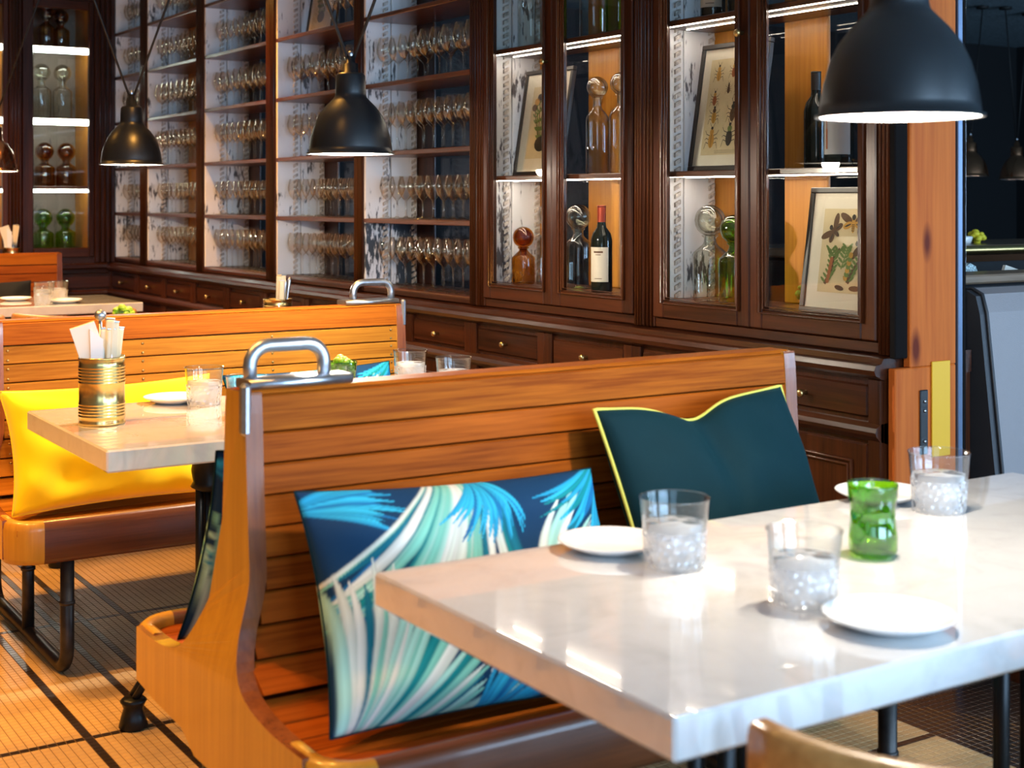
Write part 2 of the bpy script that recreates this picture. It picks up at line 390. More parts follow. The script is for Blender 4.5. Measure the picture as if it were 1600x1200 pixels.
# mosaic floor
TP = .0216; GR = .0019
DARKX = [.983, 1.165, 1.25, 1.377]
def tile_dark(ix, iy):
    x, y = ix*TP, iy*TP
    if x > 2.70: return True
    if any(ix == int(d/TP) for d in DARKX) and y > 1.0: return True
    if iy in (int(3.436/TP), int(4.41/TP), int(5.384/TP)): return True
    if iy == int(2.37/TP) and x > 2.5: return True
    return False
def floor_mat(name, dark_from):
    m, nt, b = newmat(name); L = nt.links.new
    g = nd(nt, 'ShaderNodeNewGeometry'); sp = nd(nt, 'ShaderNodeSeparateXYZ'); L(g.outputs['Position'], sp.inputs[0])
    ms = []
    for i in (0, 1):
        d = nd(nt, 'ShaderNodeMath', operation='DIVIDE'); d.inputs[1].default_value = TP; L(sp.outputs[i], d.inputs[0])
        f = nd(nt, 'ShaderNodeMath', operation='FLOORED_MODULO'); f.inputs[1].default_value = 1; L(d.outputs[0], f.inputs[0])
        q = nd(nt, 'ShaderNodeMath', operation='GREATER_THAN'); q.inputs[1].default_value = 1-GR/TP; L(f.outputs[0], q.inputs[0]); ms.append(q)
    mxx = nd(nt, 'ShaderNodeMath', operation='MAXIMUM'); L(ms[0].outputs[0], mxx.inputs[0]); L(ms[1].outputs[0], mxx.inputs[1])
    gt = nd(nt, 'ShaderNodeMath', operation='GREATER_THAN'); gt.inputs[1].default_value = 2.70; L(sp.outputs[0], gt.inputs[0])
    l1 = nd(nt, 'ShaderNodeMath', operation='COMPARE'); l1.inputs[1].default_value = -.55; l1.inputs[2].default_value = .22; L(sp.outputs[0], l1.inputs[0])
    dk = nd(nt, 'ShaderNodeMath', operation='MAXIMUM'); L(gt.outputs[0], dk.inputs[0]); L(l1.outputs[0], dk.inputs[1])
    m1 = nd(nt, 'ShaderNodeMix', data_type='RGBA'); m1.inputs['A'].default_value = (.54, .36, .17, 1); m1.inputs['B'].default_value = (.024, .014, .010, 1); L(dk.outputs[0], m1.inputs['Factor'])
    m2 = nd(nt, 'ShaderNodeMix', data_type='RGBA'); L(m1.outputs['Result'], m2.inputs['A']); L(mxx.outputs[0], m2.inputs['Factor'])
    gm = nd(nt, 'ShaderNodeMix', data_type='RGBA'); gm.inputs['A'].default_value = (.16, .09, .045, 1); gm.inputs['B'].default_value = (.62, .54, .44, 1); L(dk.outputs[0], gm.inputs['Factor'])
    L(gm.outputs['Result'], m2.inputs['B'])
    L(m2.outputs['Result'], b.inputs['Base Color']); b.inputs['Roughness'].default_value = .35; return m
floor_m = floor_mat('mosaic_floor', 2.7)
tile_l = plain('cream_tile', (.54, .36, .17), .42, noise=.10, nscale=14)
tile_d = plain('dark_tile', (.024, .014, .010), .3)
grout_l = plain('brown_grout', (.16, .09, .045), .9)
grout_d = plain('pale_grout', (.62, .54, .44), .9)

# ------------------------------------------------------------------ setting
CEIL = 2.9
XL, XR, YB, YF = -4.2, 12.5, -3.0, 9.75
flr = MB(); GX0, GX1, GY0, GY1 = int(.3/TP), int(3.6/TP), int(.9/TP), int(5.5/TP)
ax0, ax1, ay0, ay1 = GX0*TP, GX1*TP, GY0*TP, GY1*TP
for (a, b_, c, d) in ((XL, ax0, YB, YF), (ax1, XR, YB, YF), (ax0, ax1, YB, ay0), (ax0, ax1, ay1, YF)):
    flr.box(a, b_, c, d, -.1, 0)
flr.box(ax0, 2.70, ay0, ay1, -.1, -.0012, mi=1); flr.box(2.70, ax1, ay0, ay1, -.1, -.0012, mi=2)
floor = tag(flr.build('floor', [floor_m, grout_l, grout_d]), 'cream mosaic tile floor with dark tile bands', kind='structure')
def tile_mesh():
    t = TP-GR; b = .0007
    vs = [(0, 0, -.006), (t, 0, -.006), (t, t, -.006), (0, t, -.006), (0, 0, -b), (t, 0, -b), (t, t, -b), (0, t, -b), (b, b, 0), (t-b, b, 0), (t-b, t-b, 0), (b, t-b, 0)]
    fs = [(8, 9, 10, 11)] + [(i, (i+1) % 4, 4+(i+1) % 4, 4+i) for i in range(4)] + [(4+i, 4+(i+1) % 4, 8+(i+1) % 4, 8+i) for i in range(4)]
    return vs, fs
tvs, tfs = tile_mesh()
tml = MB().add(tvs, tfs).mesh('tile', tile_l); tmd = MB().add(tvs, tfs).mesh('tile', tile_d)
single = set()
for ix in range(int(.72/TP), int(.72/TP)+14):
    for iy in range(int(3.22/TP), int(3.22/TP)+12): single.add((ix, iy))
for ix in range(int(2.56/TP), int(2.56/TP)+13):
    for iy in range(int(2.22/TP), int(2.22/TP)+10): single.add((ix, iy))
for ix, iy in sorted(single):
    link('tile', tmd if tile_dark(ix, iy) else tml, floor, (ix*TP, iy*TP, 0))
V = []; F = []; MI = []
tv = np.array(tvs); cells = [(ix, iy) for ix in range(GX0, GX1) for iy in range(GY0, GY1) if (ix, iy) not in single]
ofs = np.array([(ix*TP, iy*TP, 0) for ix, iy in cells])
allv = (tv[None]+ofs[:, None]).reshape(-1, 3); top = np.array(tfs)
allf = (top[None]+(np.arange(len(cells))*len(tv))[:, None, None]).reshape(-1, 4)
me = bpy.data.meshes.new('mosaic_tiles'); me.from_pydata(allv.tolist(), [], allf.tolist())
me.materials.append(tile_l); me.materials.append(tile_d)
me.polygons.foreach_set('material_index', np.repeat([int(tile_dark(*c)) for c in cells], len(tfs)).tolist())
tag(link('mosaic_tiles', me, floor), kind='stuff')

tag(MB().box(XL, XR, YB, YF, CEIL, CEIL+.1).build('ceiling', ceil_m), 'textured blue-grey plaster ceiling', kind='structure')
tag(MB().box(XL-.1, XL, YB, YF, 0, CEIL).build('wall_left', cream_wall), 'warm plaster wall across the aisle', kind='structure')
tag(MB().box(XR, XR+.1, YB, YF, 0, CEIL).build('wall_right', dark_wall), 'dark wall of the neighbouring room', kind='structure')
tag(MB().box(XL, 3.12, YF, YF+.1, 0, CEIL).box(3.12, XR, YF, YF+.1, 0, CEIL, mi=1).build('wall_back', [mah_z, dark_wall]), 'far wall, black beyond the partition', kind='structure')
fw = MB(); wins = [(-3.6, -.8), (0, 2.8), (3.8, 6.6), (7.6, 10.4)]  # last window is unseen, added to light the dark neighbouring room
xs = [XL]+[q for p in wins for q in p]+[XR]
for i in range(0, len(xs), 2): fw.box(xs[i], xs[i+1], YB-.15, YB, 0, CEIL)
for a, b_ in wins: fw.box(a, b_, YB-.15, YB, 0, .65); fw.box(a, b_, YB-.15, YB, 2.65, CEIL)
tag(fw.build('wall_front', cream_wall), 'street wall with tall windows behind the viewer', kind='structure')
for i, (a, b_) in enumerate(wins):
    wf = MB()
    for x in (a, (a+b_)/2-.03, b_-.06): wf.box(x, x+.06, YB-.1, YB-.03, .65, 2.65)
    for z in (.65, 2.59): wf.box(a, b_, YB-.1, YB-.03, z, z+.06)
    o = tag(wf.build('window_%d' % (i+1), mah_z), 'tall unseen street window with dark frame', kind='structure')
    MB().box(a+.06, b_-.06, YB-.07, YB-.065, .71, 2.59).build('pane', glass, o)

# ------------------------------------------------------------------ cabinet wall
FX = 2.835; BX = 3.12; Y0 = 2.60
ORD = ['lowest', 'second', 'third', 'fourth', 'fifth', 'sixth', 'seventh']
def rope(m, x, y, z0, z1, r=.011, pitch=.027):
    n = int((z1-z0)/pitch)
    for i in range(n):
        z = z0+i*pitch
        m.prism([(x-r, z), (x+r, z+pitch*.42), (x+r, z+pitch*.95), (x-r, z+pitch*.55)], 1, y, y-.011)
def divider(parent, yl, z0, z1, tiers=None):
    # two painted boards facing the viewer, seam, rope moulding strips  (local to cabinet empty at (FX, ., 0))
    D = BX-FX-.02
    for k, (a, b_) in enumerate(((.006, D*.5-.002), (D*.5+.002, D))):
        if tiers: MB().box(a, b_, yl-.012, yl+.012, tiers, z1, .002).build('side_board', white_old, parent); MB().box(a, b_, yl-.012, yl+.012, z0, tiers, .002).build('side_board', white_worn, parent)
        else: MB().box(a, b_, yl-.012, yl+.012, z0, z1, .002).build('side_board', white_old, parent)
    for x in (D*.5-.03, D-.018):
        m = MB(); rope(m, x, yl-.010, z0, z1); tag(m.build('rope_moulding', rope_m, parent), kind='stuff')
def pilaster(parent, y0, y1, z0, z1, name='pilaster', dx=0):
    m = MB(); m.box(-.004+dx, .05, y0, y1, z0, z1, .004)
    wd = y1-y0
    for a in (.2, .5, .8):
        m.tube([(-.004+dx, y0+wd*a, z0), (-.004+dx, y0+wd*a, z1)], .006, 6)
    return m.build(name, mah_z, parent)

# glazed display cabinets (two, each with a pair of doors)
def leaf(parent, y0, y1, z0, z1, knob_y):
    d = thing('door', None, None); d.parent = parent
    for k in ('label', 'category'):
        if k in d: del d[k]
    st = .052; m = MB()
    for a, b_ in ((y0, y0+st), (y1-st, y1)): m.box(-.012, .02, a, b_, z0, z1, .004)
    parts(m, 'stile', mah_z, d)
    m = MB()
    for a, b_ in ((z0, z0+.055), (z1-.055, z1)): m.box(-.012, .02, y0+st, y1-st, a, b_, .004)
    parts(m, 'rail', mah_y, d)
    m = MB()
    for k, (o, r) in enumerate(((.0, .007), (.011, .005), (.019, .004))):
        ya, yb, za, zb = y0+st-.008+o, y1-st+.008-o, z0+.047+o, z1-.047-o
        m.tube([(-.014+o*.4, ya, za), (-.014+o*.4, yb, za), (-.014+o*.4, yb, zb), (-.014+o*.4, ya, zb)], r, 6, closed=True)
    m.build('glazing_bead', mah_z, d)
    MB().box(.0, .003, y0+st, y1-st, z0+.055, z1-.055).build('pane', glass, d)
    if knob_y is not None:
        MB().lathe([(0, 0), (.006, 0), (.005, .012), (.011, .018), (.012, .024), (.008, .030), (0, .031)], 12, mat=Matrix.Translation((-.012, knob_y, 1.79)) @ Matrix.Rotation(-PI/2, 4, 'Y')).build('knob', brass, d)
    return d
def display(y0, y1, ymid, label, leds=True):
    t = thing('display_cabinet', label, 'cabinet', (FX, y0, 0)); W = y1-y0; zt = 2.5
    pilaster(t, 0, .045, .892, CEIL); pilaster(t, W-.06, W, .892, CEIL)
    parts(MB().box(.0, .03, .045, W-.06, .892, .925, .004).box(0, .03, .045, W-.06, zt, CEIL, .004), 'frieze', mah_y, t)
    mid = ymid-y0
    leaf(t, .047, mid, .925, zt, None); leaf(t, mid+.002, W-.062, .925, zt, mid+.028)
    m = MB(); zb = .978
    MB().box(.02, BX-FX, .0, W, .95, zb, .003).build('floor_board', shelf_w, t)
    for z in (1.39, 1.87, 2.35):
        MB().box(.024, BX-FX-.02, .012, W-.012, z-.018, z, .003).build('shelf', shelf_w, t)
    for z in (1.39, 1.87):
        for x in (.034, .120):
            MB().box(x, x+.006, .05, W-.07, z-.0195, z-.0175).build('led_strip', led, t)
    divider(t, W-.03, zb, 2.9)
    b = MB().box(BX-FX-.02, BX-FX-.006, W*.47, W*.47+.19, zb, 2.9, .004); b.build('back_post', post_in, t)
    b = MB().box(BX-FX-.02, BX-FX-.006, W-.17, W-.02, zb, 2.9, .004); b.build('back_post', post_in, t)
    MB().box(BX-FX, BX-FX+.004, 0, W, zb, 2.9).build('back_pane', back_glass, t)
    return t
cabA = display(Y0, 3.655, 3.137, 'dark wood glazed cabinet at the room end holding the insect prints')
cabB = display(3.655, 4.70, 4.170, 'dark wood glazed cabinet beside the open glass shelves, holding decanters')

# open wine glass shelving bays
BAYS = [(4.751, 5.684), (5.761, 6.667), (6.773, 7.685), (7.787, 8.686), (8.80, 9.36)]
SZ = [.92, 1.217, 1.51, 1.81, 2.11, 2.40, 2.69]
bayname = ['first open bay from the glazed cabinets', 'second open bay from the glazed cabinets', 'third open bay from the glazed cabinets', 'fourth open bay from the glazed cabinets', 'corner bay beside the far wall']
for i, (a, b_) in enumerate(BAYS):
    s0 = 4.70 if i == 0 else (BAYS[i-1][1]+a)/2
    s1 = (b_+BAYS[i+1][0])/2 if i < 4 else 9.40
    t = thing('shelving_bay', 'dark wood open shelving of wine glasses, '+bayname[i], 'shelving', (FX, s0, 0))
    W = s1-s0
    pilaster(t, 0, a-s0, .892, CEIL); pilaster(t, b_-s0, W, .892, CEIL)
    MB().box(0, .03, a-s0, b_-s0, .892, .915, .004).build('frieze', mah_y, t)
    for z in SZ:
        MB().box(.004, BX-FX-.005, a-s0-.01, b_-s0+.01, z-.02, z, .003).build('shelf', shelf_w, t)
    divider(t, b_-s0-.004, .922, 2.9, 1.195 if i == 0 else None)
    MB().box(BX-FX-.02, BX-FX-.006, b_-s0-.17, b_-s0, .9, 2.9, .004).build('back_post', mah_z if i < 3 else post_in, t)
    MB().box(BX-FX, BX-FX+.004, 0, W, .9, 2.9).build('back_pane', back_glass, t)

# base cabinets, worktop ledge
BXF = 2.805
for k in range(13):
    yc = 2.904+.5104*k; a, b_ = -.2552, .2552
    if k == 0: a = Y0+.005-yc
    if k == 12: b_ = 9.35-yc
    names = ['nearest the orange end post', 'second from the orange end post', 'third from the orange end post', 'fourth from the orange end post', 'fifth from the orange end post', 'sixth from the orange end post', 'seventh from the orange end post', 'sixth from the far corner', 'fifth from the far corner', 'fourth from the far corner', 'third from the far corner', 'second from the far corner', 'tight in the far corner']
    t = thing('base_cabinet', 'dark panelled base cabinet with one drawer, '+names[k], 'cabinet', (BXF, yc, 0), group='base cabinets under the shelving')
    MB().box(.006, .34, a, b_, .09, .83).build('body', mah_z, t); MB().box(.04, .34, a, b_, 0, .09).build('plinth', mah_z, t)
    m = MB(); m.box(-.008, .008, a, a+.045, .09, .83, .003); m.box(-.008, .008, b_-.045, b_, .09, .83, .003); parts(m, 'stile', mah_z, t)
    dr = MB().box(-.004, .008, a+.05, b_-.05, .726, .812, .005).build('drawer', mah_y, t)
    MB().lathe([(0, 0), (.007, 0), (.005, .01), (.010, .016), (.012, .022), (.008, .028), (0, .029)], 12, mat=Matrix.Translation((-.004, (a+b_)/2, .766)) @ Matrix.Rotation(-PI/2, 4, 'Y')).build('knob', brass, dr)
    MB().prism([(.02, .66), (-.008, .668), (-.022, .682), (-.026, .692), (-.022, .704), (-.006, .714), (.02, .716)], 1, a, b_).build('moulding', mah_y, t)
    d = MB().box(-.004, .008, a+.05, b_-.05, .11, .655, .004).build('door', mah_z, t)
    m = MB(); ya, yb = a+.105, b_-.105
    for o in (0, .012):
        m.tube([(-.005, ya+o, .165+o), (-.005, yb-o, .165+o), (-.005, yb-o, .605-o), (-.005, ya+o, .605-o)], .007, 6, closed=True)
    m.box(-.003, .004, ya+.03, yb-.03, .195, .575, .003)
    m.build('raised_panel', mah_z, d)
wt = thing('worktop', 'dark moulded wooden ledge running along the whole cabinet wall', 'worktop', (BXF, Y0, 0))
def mould(prof, y0, y1): return MB().prism(prof, 1, y0, y1)
mould([(.34, .83), (-.006, .83), (-.030, .842), (-.036, .855), (-.030, .868), (-.010, .872), (0, .885), (.04, .89), (.34, .89)], 0, 6.78).build('ledge', mah_y, wt)

# end post of the partition
t = thing('end_post', 'orange pine end post of the cabinet partition', 'post', (FX, Y0, 0))
MB().box(.038, .215, -.028, -.002, .86, CEIL, .003).box(-.018, .215, -.028, -.002, 0, .86, .003).build('pine_board', pine_z, t)
MB().box(-.012, .036, -.022, -.001, .885, CEIL, .003).build('shade_strip', plain('shadow_black', (.005, .004, .004), .85, spec=.1), t)  # side of the upper frame, its shade painted in as black
MB().box(.236, .262, -.022, -.003, 0, CEIL, .002).build('shade_strip', MATS['shadow_black'], t)  # black board added to stop LED light leaking past the cabinet end
MB().box(.217, .235, -.034, -.003, 0, CEIL, .002).build('corner_strip', plain('daylit_steel_edge', (.10, .14, .22), .35, .6), t)  # blue daylight on the post edge is put into the strip's colour
MB().box(.115, .185, -.034, -.029, .62, .872, .001).build('yellow_strip', yellow_p, t)
m = MB().box(.07, .10, -.034, -.029, .63, .80, .006)
for z in (.77, .745, .665): m.lathe([(0, 0), (.005, 0), (.004, .004), (0, .005)], 8, mat=Matrix.Translation((.085, -.034, z)) @ Matrix.Rotation(PI/2, 4, 'X'), mi=1)
m.build('catch_plate', [plain('black_plate', (.006, .006, .007), .4), steel], t)

# far wall cabinet (glazed, faces the viewer)
FY = 9.36
t = thing('wall_cabinet', 'dark wood glazed cabinet on the far wall with lit shelves of coloured decanters', 'cabinet', (0, FY, 0))
def pil_x(x0, x1, z0=.885, z1=CEIL):
    m = MB().box(x0, x1, -.03, .05, z0, z1, .006)
    for a in (.25, .5, .75): m.tube([(x0+(x1-x0)*a, -.03, z0), (x0+(x1-x0)*a, -.03, z1)], .008, 6)
    m.build('pilaster', mah_z, t)
pil_x(2.70, 2.835); pil_x(2.155, 2.235); pil_x(1.56, 1.64)
for x0, x1 in ((2.24, 2.70), (1.645, 2.155)):
    d = thing('door', None, None); d.parent = t
    m = MB(); m.box(x0, x0+.07, -.02, .02, .925, 2.6, .005); m.box(x1-.035, x1, -.02, .02, .925, 2.6, .005); parts(m, 'stile', mah_z, d)
    m = MB(); m.box(x0+.07, x1-.035, -.02, .02, .925, .985, .005); m.box(x0+.07, x1-.035, -.02, .02, 2.54, 2.6, .005); parts(m, 'rail', mah_x, d)
    MB().box(x0+.07, x1-.035, 0, .003, .985, 2.54).build('pane', glass, d)
    MB().box(x0, x1, .36, .38, .9, 2.9).build('back_panel', distressed('greyed_panel', .70, (.22, .17, .13)) if x0 > 2 else post_in, t)
    MB().box(x1-.02, x1-.0, .02, .36, .9, 2.9).build('side_panel', post_in, t)
    MB().box(x0, x0+.02, .02, .36, .9, 2.9).build('side_panel', white_old if x0 > 2 else post_in, t)
    for z in (.983, 1.388, 1.833, 2.30): MB().box(x0+.02, x1-.02, .022, .36, z-.02, z, .002).build('shelf', shelf_w, t)
    for z in (1.833, 2.30): MB().box(x0+.06, x1-.03, .016, .030, z-.046, z-.008).build('led_strip', led_c, t)
    MB().box(x0+.06, x1-.03, .034, .044, 1.388-.040, 1.388-.021).build('led_strip', led_c, t)
MB().box(1.56, 2.835, -.01, .37, 0, .925).build('body', mah_x, t)
m = MB()
for x0 in (1.60, 2.05, 2.45): m.box(x0, x0+.36, -.022, -.008, .12, .64, .006); m.box(x0, x0+.36, -.022, -.008, .72, .82, .006)
parts(m, 'base_panel', mah_x, t)
parts(MB().box(1.56, 2.79, -.05, .02, .845, .885, .01).box(1.56, 2.79, -.035, .02, .675, .71, .01), 'ledge', mah_x, t)
MB().box(1.56, 2.835, -.01, .37, 2.6, CEIL).build('cornice', mah_x, t)
tag(MB().box(XL, 1.56, FY+.1, FY+.3, 0, CEIL).build('trim_1', mah_z), 'dark wood panelling of the far wall', kind='structure')

# ------------------------------------------------------------------ wine glasses
def wine_mesh(h, r, stem, name):
    zb = stem; p = [(0, .002), (.034, .0015), (.034, .003), (.010, .006), (.0038, .014), (.0035, zb*.55), (.0042, zb-.004), (.012, zb+.004), (r*.72, zb+.022), (r*.97, zb+.048), (r, zb+.062), (r*.93, zb+(h-zb)*.72), (r*.74, h)]
    return MB().lathe(p, 14).mesh(name, wine_g)
WG = [wine_mesh(.215, .041, .105, 'wine_glass'), wine_mesh(.185, .036, .082, 'wine_glass'), wine_mesh(.205, .045, .085, 'wine_glass')]
shelf_kind = [0, 1, 0, 2, 1, 1, 0]
count = 0; far_v = []; far_f = []; fo = 0
NTH = ['first', 'second', 'third', 'fourth', 'fifth', 'sixth', 'seventh', 'eighth', 'ninth', 'tenth', 'eleventh', 'twelfth']
bayshort = ['bay beside glazed cabinets', 'second bay from glazed cabinets', 'third bay from glazed cabinets', 'fourth bay from glazed cabinets', 'corner bay']
for i, (a, b_) in enumerate(BAYS):
    top = [4, 5, 5, 6, 6][i]
    for k in range(top):
        me = WG[shelf_kind[k]]; sp = .083 if shelf_kind[k] != 2 else .094
        n = int((b_-a-.03)/sp); off = (b_-a-(n-1)*sp)/2
        for r_ in range(2):
            pos = 0
            for j in range(n):
                y = a+off+j*sp+random.uniform(-.004, .004)+(.5*sp if r_ else 0)*.6
                x = FX+.075+r_*.105+random.uniform(-.004, .004)
                if y > b_-.064: continue
                if i == 1 and k == 4 and (y > 6.2 or r_ == 1): continue
                if i == 0 and k == 3 and r_ == 1 and j % 2: continue
                if count < 300:
                    o = link('wine_glass', me, None, (x, y, SZ[k])); count += 1
                    tag(o, 'wine glass %s from right, %s row, %s shelf, %s' % (NTH[pos], ('front', 'back')[r_], ORD[k], bayshort[i]), 'wine glass', 'wine glasses, %s shelf, %s' % (ORD[k], bayshort[i])); pos += 1
                else:
                    vv = np.empty(len(me.vertices)*3); me.vertices.foreach_get('co', vv); vv = vv.reshape(-1, 3)+(x, y, SZ[k])
                    far_v += vv.tolist(); far_f += [tuple(q+fo for q in p.vertices) for p in me.polygons]; fo += len(vv)
me = bpy.data.meshes.new('wine_glass_rows'); me.from_pydata(far_v, [], far_f); me.materials.append(wine_g)
me.polygons.foreach_set('use_smooth', [True]*len(far_f))
tag(link('wine_glass_rows', me), 'rows of clear wine glasses on the bays nearest the far corner', 'wine glasses', kind='stuff')

# ------------------------------------------------------------------ decanters, bottles
def decanter(loc, h, r, mat, label, br=None, group=None, stop=None, name='decanter'):
    t = thing(name, label, 'decanter', loc, group=group); br = br or r*.92; hb = h-2*br*.92
    nz = hb*.80; rn = r*.36
    p = [(0, .004), (r*.94, 0), (r, .008), (r, nz*.86), (r*.96, nz*.93), (r*.75, nz), (rn*1.2, nz+.014), (rn, nz+.022), (rn, hb-.006), (rn*1.35, hb-.002), (rn*1.35, hb+.002)]
    MB().lathe(p, 20).build('body', mat, t)
    s = MB(); s.ball((0, 0, hb+br*.95), br, 16, 10)
    s.ball((0, 0, hb+br*.95), br*.82, 14, 8)
    s.lathe([(rn*.8, hb-.03), (rn*.85, hb+.004)], 12)
    s.build('stopper', stop or mat, t); return t
cx = 2.985
decanter((cx, 4.118, 1.391), .345, .042, dec_g, 'left of two clear ball-stoppered decanters on the middle glazed shelf')
decanter((cx, 3.975, 1.391), .350, .044, dec_g, 'right of two clear ball-stoppered decanters on the middle glazed shelf')
decanter((2.94, 4.535, .979), .215, .045, amber_g, 'short amber glass decanter with ball stopper beside the open shelves')
decanter((3.03, 4.50, .979), .30, .046, dec_g, 'clear decanter standing behind the short amber decanter')
decanter((2.97, 4.215, .979), .30, .050, dec_g, 'clear decanter left of the red-capped wine bottle')
decanter((2.95, 3.462, .979), .30, .055, dec_g, 'clear ball-stoppered decanter left of the green decanter under the insect print')
decanter((2.95, 3.345, .979), .27, .050, green_g, 'green ball-stoppered decanter right of the clear one under the insect print')
for (y, m_, lb) in ((4.55, dec_g, 'clear tall jar at the left of the top glazed shelf, cut by the photo edge'), (4.44, dec_g, 'second clear tall jar on the top glazed shelf, cut by the photo edge'), (4.14, dec_g, 'clear tall bottle beside the green one on the top glazed shelf'), (3.99, green_g, 'dark green tall bottle on the top glazed shelf')):
    decanter((cx, y, 1.871), .36, .052, m_, lb)
def bottle(loc, label, cap, lab, h=.30, r=.037, marks=0):
    t = thing('wine_bottle', label, 'bottle', loc, rz=math.radians(215))
    MB().lathe([(0, .003), (r*.96, 0), (r, .006), (r, h*.60), (r*.85, h*.68), (r*.45, h*.75), (.0145, h*.80), (.014, h*.98), (.0155, h*.985), (.0155, h), (0, h)], 20).build('bottle_glass', dark_bottle, t)
    MB().lathe([(.0152, h*.81), (.0155, h*.99), (.016, h*1.003), (0, h*1.004)], 16).build('capsule', cap, t)
    vs = []; fs = []; n = 12
    for k in range(n+1):
        a = -1.0+2.0*k/n
        for z in (h*.12, h*.52): vs.append((math.cos(a)*(r+.0008), math.sin(a)*(r+.0008), z))
    fs = [(2*k, 2*k+2, 2*k+3, 2*k+1) for k in range(n)]
    l = MB().add(vs, fs, 0, True).build('label_paper', lab, t)
    m = MB()
    def mark(a0, a1, z0, z1, mi=0):
        q = [(math.cos(a)*(r+.0014), math.sin(a)*(r+.0014), z) for a in np.linspace(a0, a1, 5) for z in (z0*h, z1*h)]
        m.add(q, [(2*k, 2*k+2, 2*k+3, 2*k+1) for k in range(4)], mi)
    if marks == 0:
        mark(-.45, .45, .455, .475); mark(-.25, .25, .43, .438); mark(-.35, .35, .155, .162)
    elif marks == 1:
        mark(-.75, -.60, .17, .36, 1); mark(-.71, -.64, .36, .44, 1); mark(.05, .55, .455, .475, 2); mark(.15, .5, .41, .425, 2)
    m.build('label_print', [ink, red_ink, paper], l)
    return t
bottle((2.925, 4.01, .979), 'dark wine bottle with red capsule and cream label in the glazed cabinet', red_foil, paper, .30)
bottle((2.93, 2.885, 1.391), 'dark bottle with grey label half hidden behind the right cabinet stile', frame_m, grey_label, .30, .042, 1)
bottle((3.04, 3.085, 1.391), 'unlabelled-looking dark bottle standing in shadow at the back', frame_m, dark_bottle, .29, .036, 2)
bottle((2.96, 3.46, 1.871), 'dark bottle with red and white label on the top glazed shelf', red_foil, paper, .30, .04, 0)
bottle((2.96, 3.33, 1.871), 'dark bottle right of the red labelled one on the top glazed shelf', frame_m, dark_bottle, .30, .04, 2)
for x, yy, z, h, r, m_, lb in ((2.43, FY+.14, 2.301, .27, .055, amber_g, 'left amber decanter on the top lit shelf of the far cabinet'), (2.53, FY+.16, 2.301, .25, .055, amber_g, 'right amber decanter on the top lit shelf of the far cabinet'),
        (2.40, FY+.14, 1.834, .35, .062, dec_g, 'left clear decanter on the far cabinet shelf'), (2.535, FY+.14, 1.834, .35, .062, dec_g, 'right clear decanter on the far cabinet shelf'),
        (2.42, FY+.14, 1.389, .28, .065, amber_g, 'left dark amber decanter on the middle shelf of the far cabinet'), (2.56, FY+.14, 1.389, .28, .065, amber_g, 'right dark amber decanter on the middle shelf of the far cabinet'),
        (2.41, FY+.14, .984, .25, .066, green_g, 'left green decanter at the bottom of the far cabinet'), (2.555, FY+.14, .984, .25, .066, green_g, 'right green decanter at the bottom of the far cabinet')):
    decanter((x, yy, z), h, r, m_, lb)
def leafy(name, loc, r, h, label, n=26, cat='plant'):
    m = MB(); rnd = random.Random(int(loc[0]*1000+loc[1]*77))
    for i in range(n):
        a = rnd.uniform(0, 2*PI); e = rnd.uniform(0, 1); rr = r*math.sqrt(e)*.8
        m.ball((rr*math.cos(a), rr*math.sin(a), h*(1-.6*e)*rnd.uniform(.7, 1)), r*rnd.uniform(.25, .4), 7, 5, sc=(1, 1, .7))
    m.tube([(0, 0, 0), (0, 0, h*.6)], r*.35, 6)
    return tag(m.build(name, plant_m, None, loc), label, cat)
leafy('succulent', (2.99, 3.085, .979), .03, .07, 'small lime green succulent left of the moth print', 18)

# framed prints
def blob(m, cx, cz, rx, rz, mi, y=-.0006, n=12, rot=0):
    pts = []
    for k in range(n):
        a = 2*PI*k/n; u, v = rx*math.cos(a), rz*math.sin(a)
        pts.append((cx+u*math.cos(rot)-v*math.sin(rot), y, cz+u*math.sin(rot)+v*math.cos(rot)))
    m.add(pts, [tuple(range(n))], mi)
def stroke(m, p, q, w_, mi, y=-.0005):
    dx, dz = q[0]-p[0], q[1]-p[1]; l = math.hypot(dx, dz) or 1; nx, nz = -dz/l*w_/2, dx/l*w_/2
    m.add([(p[0]+nx, y, p[1]+nz), (p[0]-nx, y, p[1]-nz), (q[0]-nx, y, q[1]-nz), (q[0]+nx, y, q[1]+nz)], [(0, 1, 2, 3)], mi)
INKS = [ink, ochre_ink, red_ink, green_ink, black_ink]
def beetle(m, cx, cz, s, mi, kind=0):
    blob(m, cx, cz, s*.42, s*.75, mi); blob(m, cx, cz+s*.85, s*.30, s*.28, (mi+4) % 5 if kind else mi, -.0008); blob(m, cx, cz+s*1.22, s*.17, s*.16, 4, -.0008)
    stroke(m, (cx, cz+s*.6), (cx, cz-s*.7), s*.05, 4, -.0012)
    for sg in (-1, 1):
        for k, (a, b_) in enumerate(((.5, 1.0), (.1, .1), (-.3, -.8))):
            p1 = (cx+sg*s*.75, cz+s*(a+.15)); stroke(m, (cx+sg*s*.3, cz+s*a), p1, s*.07, 4); stroke(m, p1, (cx+sg*s*.95, cz+s*(b_)), s*.05, 4)
        stroke(m, (cx+sg*s*.1, cz+s*1.3), (cx+sg*s*.35, cz+s*1.75), s*.05, 4)
